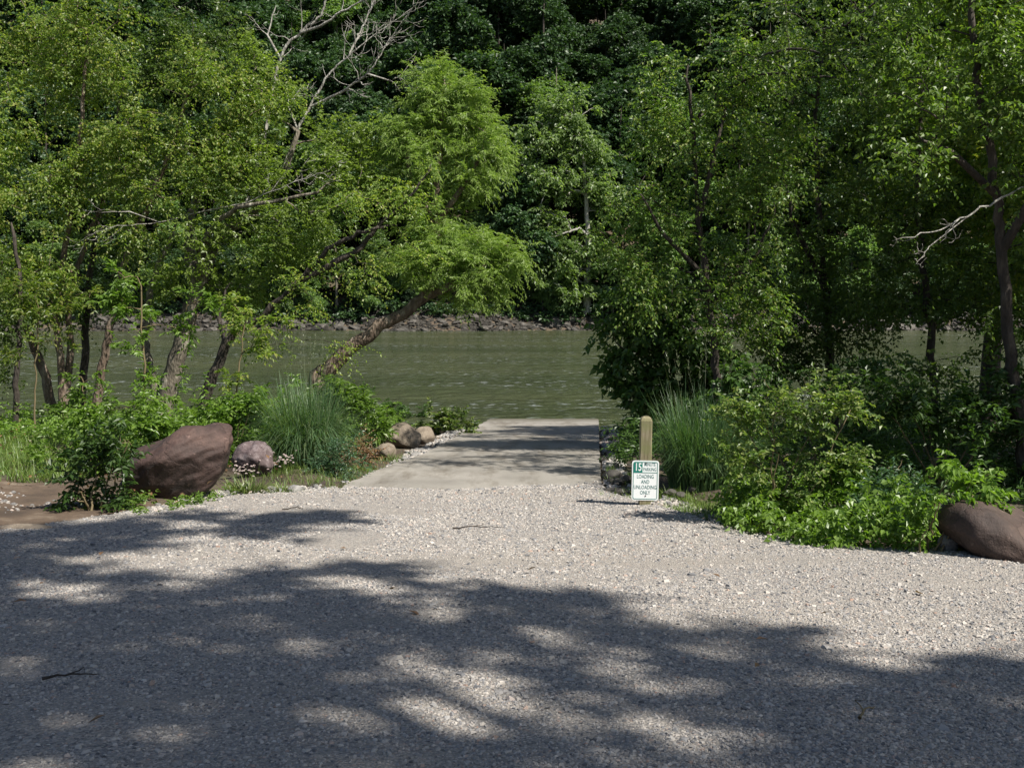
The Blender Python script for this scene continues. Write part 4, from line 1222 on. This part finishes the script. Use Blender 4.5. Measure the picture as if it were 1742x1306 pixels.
# fallen leaves and twigs on the gravel
lm = [mk_mesh('fallen_leaf', *leaves(np.zeros((1, 3)), np.array([[1., 0, .1]]), np.array([[0, .2, 1.]]), np.array([0.085]), np.array([0.045]), 0.3, -0.1))]
lm[0].materials.append(M['brown'])
for px, py in [(895, 977), (1555, 1013), (1225, 988), (715, 1055), (68, 1000), (45, 1028), (590, 938), (660, 1010), (1290, 1137), (1285, 1095), (170, 950), (1395, 1052), (935, 940), (150, 1240)]:
    g = gnd(px, py)
    o = link('fallen_leaf', lm[0], loc=(g[0], g[1], g[2] + 0.03))
    o.rotation_euler = (rng.uniform(-.3, .3), rng.uniform(-.3, .3), rng.uniform(0, 6.3))
    s = rng.uniform(0.6, 1.2); o.scale = (s, s, s)
    tag(o, 'dry orange brown leaf lying on the gravel', 'leaf', 'fallen leaves on the gravel')
for k, (px, py, L_, an, lab) in enumerate([(72, 1162, 0.28, 0.2, 'short dark stick on the shaded gravel at far left'), (1462, 1230, 0.16, 0.9, 'pale twig on the shaded gravel at lower right'), (480, 870, 0.26, 0.15, 'thin dark stick near the left end of the gravel edge'), (770, 902, 0.5, 0.05, 'long thin twig on the sunlit gravel before the ramp')]):
    g = gnd(px, py)
    P = np.array([[0, 0, 0], [L_ * .5, .01, .012], [L_, -.01, 0.004]])
    sk = Skel(); sk.stem(P, 0.007, 0.003, sub=4, jit=0.003); sk.stem([P[1] + [.03, .03, .004], P[1] + [.07, .06, .006]], 0.004, 0.002, sub=2, parent=3)
    v, f = chains_to_mesh(np.array(sk.pos), sk.par, np.array(sk.rad), 5)
    o = link('stick', mk_mesh('stick', v, f, True), M['dbark'] if k != 1 else M['stem'], loc=(g[0], g[1], g[2] + 0.025))
    o.rotation_euler = (0, 0, an)
    tag(o, lab, 'stick')

# ------------------------------------------------------------------ the sign
import bmesh


def bm_obj(name, bm, mat, parent, smooth=False):
    me = bpy.data.meshes.new(name)
    bm.to_mesh(me); bm.free()
    for p in me.polygons: p.use_smooth = smooth
    return link(name, me, mat, parent)


def rounded(w, h, r, n=7):
    P = []
    for cx, cz, a0 in ((w / 2 - r, h / 2 - r, 0), (-w / 2 + r, h / 2 - r, 90), (-w / 2 + r, -h / 2 + r, 180), (w / 2 - r, -h / 2 + r, 270)):
        for k in range(n):
            a = R(a0 + 90 * k / (n - 1)); P.append((cx + r * math.cos(a), cz + r * math.sin(a)))
    return P


def plate(P, y0, y1, name, mat, parent):
    bm = bmesh.new()
    a = [bm.verts.new((x, y0, z)) for x, z in P]; b = [bm.verts.new((x, y1, z)) for x, z in P]
    bm.faces.new(a); bm.faces.new(b[::-1])
    for k in range(len(P)): bm.faces.new((a[k], b[k], b[(k + 1) % len(P)], a[(k + 1) % len(P)]))
    bmesh.ops.recalc_face_normals(bm, faces=bm.faces)
    return bm_obj(name, bm, mat, parent)


def ringplate(Po, Pi, y0, y1, name, mat, parent):
    bm = bmesh.new()
    n = len(Po)
    V4 = [[bm.verts.new((x, y, z)) for x, z in P] for P, y in ((Po, y0), (Pi, y0), (Po, y1), (Pi, y1))]
    for k in range(n):
        j = (k + 1) % n
        bm.faces.new((V4[0][k], V4[0][j], V4[1][j], V4[1][k])); bm.faces.new((V4[2][k], V4[3][k], V4[3][j], V4[2][j]))
        bm.faces.new((V4[0][k], V4[2][k], V4[2][j], V4[0][j])); bm.faces.new((V4[1][k], V4[1][j], V4[3][j], V4[3][k]))
    bmesh.ops.recalc_face_normals(bm, faces=bm.faces)
    return bm_obj(name, bm, mat, parent)


gp = gnd(1096, 860)
sign = thing('parking_sign', (gp[0], gp[1], gp[2] - 0.02), 'white and green loading time limit sign on a square wooden post', 'sign')
sign.rotation_euler = (0, R(0.6), R(-3))
PW = 0.067
H_ = 1.05
bm = bmesh.new()
rings = []
for z, w in ((-0.3, PW), (H_ - 0.045, PW), (H_ - 0.018, PW * 0.82), (H_, PW * 0.45)):
    c = 0.010 if z < H_ - 0.02 else 0.006
    P = [(w - c, -w), (w, -w + c), (w, w - c), (w - c, w), (-w + c, w), (-w, w - c), (-w, -w + c), (-w + c, -w)]
    rings.append([bm.verts.new((x, y, z)) for x, y in P])
for a_, b_ in zip(rings, rings[1:]):
    for k in range(8): bm.faces.new((a_[k], a_[(k + 1) % 8], b_[(k + 1) % 8], b_[k]))
bm.faces.new(rings[-1])
bmesh.ops.recalc_face_normals(bm, faces=bm.faces)
bm_obj('post', bm, M['wood'], sign)
SW, SH, SZ = 0.305, 0.457, 0.325
panel = plate(rounded(SW, SH, 0.03), -0.0015, 0.0015, 'sign_panel', M['white'], sign)
panel.location = (0.0, -PW - 0.003, SZ)
ringplate(rounded(SW - 0.030, SH - 0.030, 0.020), rounded(SW - 0.039, SH - 0.039, 0.016), -0.0042, -0.0016, 'border', M['green'], panel)
xi0, xi1, zi1, zi0 = -SW / 2 + 0.0196, SW / 2 - 0.0196, SH / 2 - 0.0196, SH / 2 - 0.140
plate([(xi0, zi0), (-0.034, zi0), (-0.034, zi1), (xi0 + 0.012, zi1), (xi0, zi1 - 0.012)], -0.0038, -0.0016, 'number_block', M['green'], panel)
plate([(-0.034, zi0), (xi1, zi0), (xi1, zi0 + 0.005), (-0.034, zi0 + 0.005)], -0.0038, -0.0016, 'divider_line', M['green'], panel)


def text(s, x, z, size, sx, mat, name='lettering', bold=0.0, y=-0.0019):
    cu = bpy.data.curves.new('txt', 'FONT')
    cu.body = s; cu.size = size; cu.align_x = 'CENTER'; cu.align_y = 'CENTER'; cu.extrude = 0.0006; cu.offset = bold
    cu.resolution_u = 3
    o = bpy.data.objects.new('txt', cu)
    COL.objects.link(o)
    bpy.context.view_layer.update()
    me = bpy.data.meshes.new_from_object(o.evaluated_get(bpy.context.evaluated_depsgraph_get()))
    bpy.data.objects.remove(o); bpy.data.curves.remove(cu)
    me.materials.clear()
    t = link(name, me, mat, panel)
    t.rotation_euler = (R(90), 0, 0); t.scale = (sx, 1, 1); t.location = (x, y, z)
    return t


text('15', -0.083, 0.150, 0.125, 0.66, M['white'], 'number', 0.002, -0.0046)
text('MINUTE', 0.049, 0.182, 0.054, 0.66, M['ink'], 'lettering', 0.0003)
text('PARKING', 0.049, 0.127, 0.054, 0.66, M['ink'], 'lettering', 0.0003)
for s_, z_ in (('LOADING', 0.044), ('AND', -0.017), ('UNLOADING', -0.079), ('ONLY', -0.141)):
    text(s_, 0, z_, 0.062, 0.70, M['ink'], 'lettering', 0.0004)
for z_ in (0.205, -0.175):
    bm = bmesh.new()
    bmesh.ops.create_uvsphere(bm, u_segments=10, v_segments=6, radius=0.008)
    b_ = bm_obj('bolt', bm, M['bolt'], panel, True)
    b_.location = (0.006, -0.004, z_); b_.scale = (1, .5, 1)

# ------------------------------------------------------------------ far side of the river
def far_tree_mesh(k, H, rad, n_cl, leafmat, trunkmat, per=26, L=0.42, tall=False):
    r_ = np.random.default_rng(100 + k)
    sk = Skel()
    sk.stem([(0, 0, -0.6), (0.15, 0.1, H * .3), (-0.1, 0.1, H * .6), (0.1, 0, H * .92)], 0.24, 0.06, sub=3, jit=0.05)
    T, nb = [], int(8 + r_.integers(5))
    for b in range(nb):
        a = r_.uniform(0, 6.28); zf = r_.uniform(0.3, 0.93)
        rr = rad * (0.72 if zf < 0.75 else 0.42) * r_.uniform(0.45, 1.0)
        c = np.array([math.cos(a) * rr, math.sin(a) * rr, zf * H])
        s = rad * r_.uniform(0.32, 0.55)
        u = nrm(r_.normal(size=(n_cl // nb, 3)))
        u[:, 2] = np.abs(u[:, 2]) * np.where(r_.uniform(size=len(u)) < 0.75, 1, -1)
        T.append(c + u * s * r_.uniform(0.6, 1.0, (len(u), 1)) * np.array([1.1, 1.1, 0.8]))
    T = np.concatenate(T)
    sub = T[r_.permutation(len(T))[:60]]
    sk.grow(sub, 0.03, 0.1, 0.25)
    v, f = chains_to_mesh(np.array(sk.pos), sk.par, np.array(sk.rad), 5)
    tm = mk_mesh('trunk', v, f, True); tm.materials.append(trunkmat)
    d = nrm(T - np.array([0, 0, H * .5]))
    v, f = spray(T, d, tw=4, lf=per // 4, tl=1.0, L=L, wr=0.75, droop=0.25, ldroop=0.3, nup=0.6)
    cm = mk_mesh('crown', v, f); cm.materials.append(leafmat)
    return tm, cm


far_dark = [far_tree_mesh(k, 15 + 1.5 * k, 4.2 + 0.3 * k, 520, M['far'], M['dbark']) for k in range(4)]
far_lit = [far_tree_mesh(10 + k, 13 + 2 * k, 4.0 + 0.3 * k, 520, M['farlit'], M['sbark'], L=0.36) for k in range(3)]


def place_far(kind, x, y, s, label, group, name='hill_tree', sz=1.0):
    tm, cm = kind
    root = thing(name, (x, y, float(hill_z(x, y)) - 0.3), label, 'tree', group)
    root.rotation_euler = (0, 0, rng.uniform(0, 6.28)); root.scale = (s, s, s * sz)
    link('trunk', tm, None, root); link('crown', cm, None, root)


cnt = 0
y = 110.0
while y < 158:
    hw = y * 0.5 + 6
    x = -hw + rng.uniform(0, 4)
    while x < hw + 14:
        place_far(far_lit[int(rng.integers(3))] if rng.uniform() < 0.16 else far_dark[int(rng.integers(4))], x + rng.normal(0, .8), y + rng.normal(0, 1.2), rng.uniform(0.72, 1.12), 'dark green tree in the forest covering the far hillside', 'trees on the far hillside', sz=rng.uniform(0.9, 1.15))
        x += rng.uniform(4.6, 7.2); cnt += 1
    y += 5.2
x = -56.0
while x < 66:
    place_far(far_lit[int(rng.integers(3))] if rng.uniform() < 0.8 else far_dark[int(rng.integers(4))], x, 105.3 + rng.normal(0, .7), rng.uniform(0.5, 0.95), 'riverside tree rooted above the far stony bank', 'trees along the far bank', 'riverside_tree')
    x += rng.uniform(3.2, 5.5)
# bushes just above the far stones
for _ in range(120):
    x = rng.uniform(-56, 66)
    place_far(far_lit[int(rng.integers(3))] if rng.uniform() < .4 else far_dark[int(rng.integers(4))], x, 103.7 + abs(rng.normal(0, 1.0)), rng.uniform(0.16, 0.4), 'low bush overhanging the far stony bank', 'bushes along the far bank', 'riverside_bush')
b = np.stack([rng.uniform(-60, 70, 5200), 103.0 + 24 * rng.uniform(0, 1, 5200) ** 1.6, np.zeros(5200)], -1)
b[:, 2] = hill_z(b[:, 0], b[:, 1]) + rng.uniform(0.1, 1.0, 5200)
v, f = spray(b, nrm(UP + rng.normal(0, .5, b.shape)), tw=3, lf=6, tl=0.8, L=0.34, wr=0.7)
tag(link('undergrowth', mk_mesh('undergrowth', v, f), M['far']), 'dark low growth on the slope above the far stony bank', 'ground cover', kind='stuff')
# the white stemmed tree in the middle of the far bank
sk = Skel()
W0 = [at(998, 535, 104), at(1000, 470, 104), at(1001, 400, 104), at(996, 330, 104), at(990, 260, 104), at(975, 180, 104)]
sk.stem(W0, 0.34, 0.10, sub=4, jit=0.06)
sk.stem([at(985, 388, 103.6), at(965, 395, 103), at(940, 404, 102.6)], 0.14, 0.05, parent=sk.nearest(at(1001, 400, 104)))
plant('sycamore_tree', 'pale green sycamore with a white trunk midway along the far bank', 'tree', W0[0], sk, lobes_px([(960, 190, 104, 50, 35), (930, 240, 104, 55, 40), (1000, 250, 104, 45, 40), (950, 310, 103.5, 60, 40), (1020, 330, 104.5, 40, 40), (930, 380, 103.5, 45, 35), (1000, 430, 103.4, 50, 35), (950, 460, 103.5, 50, 35), (985, 500, 103.5, 50, 25), (900, 300, 104, 30, 40)], 0.9, 0.15), 'birch', M['farpale'], M['pbark'], rtip=0.04, tl=1.3, L=0.34, tw=6, lf=9)

frm = [mk_mesh('bank_rock', rock_verts(ICO2, (1.4, 0.9, 0.75), 0.15, 1.2, 80 + k, 0.95), ICO2[1], False) for k in range(6)]
for p_ in frm: p_.materials.append(M['farrock'])
for k in range(295):
    x = rng.uniform(-48, 60)
    y = 101.4 + 0.9 * math.sin(x * 0.23) + 0.5 * math.sin(x * 0.71) + rng.uniform(-0.2, 2.2)
    s = rng.uniform(0.22, 0.6) * (1.3 if rng.uniform() < .12 else 0.9)
    o = link('bank_rock', frm[k % 6], loc=(x, y, float(hill_z(x, y)) + s * 0.15))
    o.rotation_euler = (rng.uniform(-.5, .5), rng.uniform(-.5, .5), rng.uniform(0, 6.28)); o.scale = (s * 1.25, s, s * .85)
    tag(o, 'grey brown rock in the stone bank along the far waterline', 'rock', 'rocks along the far waterline')


n = 9000
x = rng.uniform(-60, 70, n)
y = 101.3 + 0.9 * np.sin(x * 0.23) + 0.5 * np.sin(x * 0.71) + 4.2 * rng.uniform(0, 1, n) ** 1.3
v, f = chips(x, y, hill_z(x, y) + 0.03, rng.uniform(0.07, 0.24, n))
tag(link('bank_rubble', mk_mesh('bank_rubble', v, f), M['rubble']), 'broken stone rubble between the larger rocks of the far bank', 'rubble', kind='stuff')

# ------------------------------------------------------------------ trees outside the view whose shade falls into it
SHADE = [(-2500, 920), (0, 896), (330, 872), (560, 850), (640, 856), (600, 895), (560, 905), (420, 915), (430, 960), (640, 960), (760, 975), (900, 990), (1060, 1010), (960, 1040), (1100, 1062), (1330, 1068), (1560, 1105), (1742, 1130), (2300, 1200), (2600, 1700), (-2600, 1700)]
GAPS = [(585, 920, 90, 24), (330, 958, 200, 15), (150, 1000, 170, 15), (590, 990, 130, 16), (820, 992, 70, 14), (420, 930, 140, 12), (760, 1190, 150, 44), (700, 1260, 100, 50), (1140, 1108, 80, 16), (1000, 1185, 80, 18), (1090, 1160, 70, 16), (880, 1180, 80, 30), (600, 1095, 100, 12), (1350, 1150, 100, 13), (1180, 1070, 70, 12), (400, 1020, 120, 9), (880, 1085, 60, 12)]
pts = []
while len(pts) < 780:
    gx_, gy_ = rng.uniform(-9, 10), rng.uniform(2.2, 14)
    p = np.array([gx_, gy_, plane_z(gy_)])
    q = to_px(p)
    if not in_poly(SHADE, q): continue
    if any(((q[0] - c[0]) / c[2]) ** 2 + ((q[1] - c[1]) / c[3]) ** 2 < 1 for c in GAPS): continue
    if q[1] < 1010 and rng.uniform() < (0.2 if q[0] < 660 else 0.5): continue
    if mnoise.noise(Vector((q[0] * 0.007, q[1] * 0.022, 1.5))) > 0.22: continue
    pts.append(p)
pts = np.array(pts)
hts = rng.uniform(14.0, 19.0, len(pts))
cl = pts + SUN[None, :] * (hts / SUN[2])[:, None]
xm = float(np.median(cl[:, 0]))
for (bx, by), sel, lab in (((xm + 5.5, -9.5), cl[:, 0] > xm, 'tall broad-leaved tree overhanging the right of the lot'), ((xm - 5.0, -9.0), cl[:, 0] <= xm, 'tall broad-leaved tree overhanging the left of the lot')):
    T = cl[sel]
    base = np.array([bx, by, plane_z(by)])
    m_ = T.mean(0)
    sk = Skel()
    sk.stem([base, base + [0.1, 0.1, 6], base + [(m_[0] - bx) * .25, (m_[1] - by) * .25, 10.5], m_ + [0, 0, -0.8]], 0.26, 0.08, sub=5)
    for _ in range(6):
        t = T[int(rng.integers(len(T)))]
        j = sk.nearest(base + [0, 0, 9]) + int(rng.integers(0, 4))
        sk.stem([sk.pos[j] + (t - sk.pos[j]) * .4 + [0, 0, .4], t], 0.09, 0.03, parent=j)
    plant('shade_tree', lab, 'tree', base, sk, T, 'syc', M['syc'], M['bark'], tw=6, lf=9, L=0.16, wr=0.7, tl=0.5)

for k, (x, y, H, rad, lab) in enumerate([(11.6, 11.8, 11.5, 3.0, 'leafy tree out of view right of the dark thicket'), (12.8, 17.8, 13, 4.2, 'leafy tree out of view right of the right edge birch'), (16.0, 9.5, 14.5, 3.8, 'leafy tree out of view behind the right boulder'), (9.8, 22.5, 12, 3.0, 'leafy tree out of view on the right bank by the water')]):
    base = np.array([x, y, float(hgt(x, y)) - .1])
    sk = Skel()
    sk.stem([base, base + [.1, 0, H * .4], base + [-.1, .1, H * .7], base + [0, 0, H * .95]], 0.2, 0.05)
    T = np.concatenate([sample_lobe(base + np.array([rng.uniform(-1, 1) * rad * .6, rng.uniform(-1, 1) * rad * .6, H * zf]), np.array([rad * .6, rad * .6, H * .12]), 75, 0.1) for zf in np.linspace(.35, .92, 9)])
    plant('shade_tree', lab, 'tree', base, sk, T, 'birch', M['birch'], M['dbark'], L=0.13, lf=9)

# ------------------------------------------------------------------ light, sky, camera
w = bpy.data.worlds.new('World')
scene.world = w
w.use_nodes = True
nt = w.node_tree
sky = nt.nodes.new('ShaderNodeTexSky')
sky.sky_type = 'NISHITA'
sky.sun_disc = False
sky.sun_elevation = SUN_EL
sky.sun_rotation = SUN_AZ
sky.air_density = 1.0; sky.dust_density = 1.0; sky.ozone_density = 1.0
bg = nt.nodes['Background']
bg.inputs['Strength'].default_value = 0.06
nt.links.new(sky.outputs[0], bg.inputs[0])
sd = bpy.data.lights.new('sun', 'SUN')
sd.energy = 5.0; sd.angle = R(0.53); sd.color = (1.0, 0.95, 0.86)
so = bpy.data.objects.new('sun', sd)
COL.objects.link(so)
so.rotation_euler = Vector(-SUN).to_track_quat('-Z', 'Y').to_euler()
so.location = SUN * 60

cam = bpy.data.cameras.new('camera')
cam.sensor_width = 36; cam.lens = 36 * F / 1742
cam.clip_end = 2000; cam.clip_start = 0.05
co = bpy.data.objects.new('camera', cam)
COL.objects.link(co)
co.location = (0, 0, ZC)
co.rotation_euler = (R(90) - PITCH, 0, 0)
scene.camera = co
vs = scene.view_settings
vs.view_transform = 'Standard'; vs.look = 'None'; vs.exposure = 0.88; vs.gamma = 1.0
cy = scene.cycles
cy.max_bounces = 6; cy.diffuse_bounces = 3; cy.glossy_bounces = 3; cy.transmission_bounces = 4; cy.transparent_max_bounces = 4
cy.caustics_reflective = False; cy.caustics_refractive = False
cy.use_denoising = True
cy.sample_clamp_indirect = 6
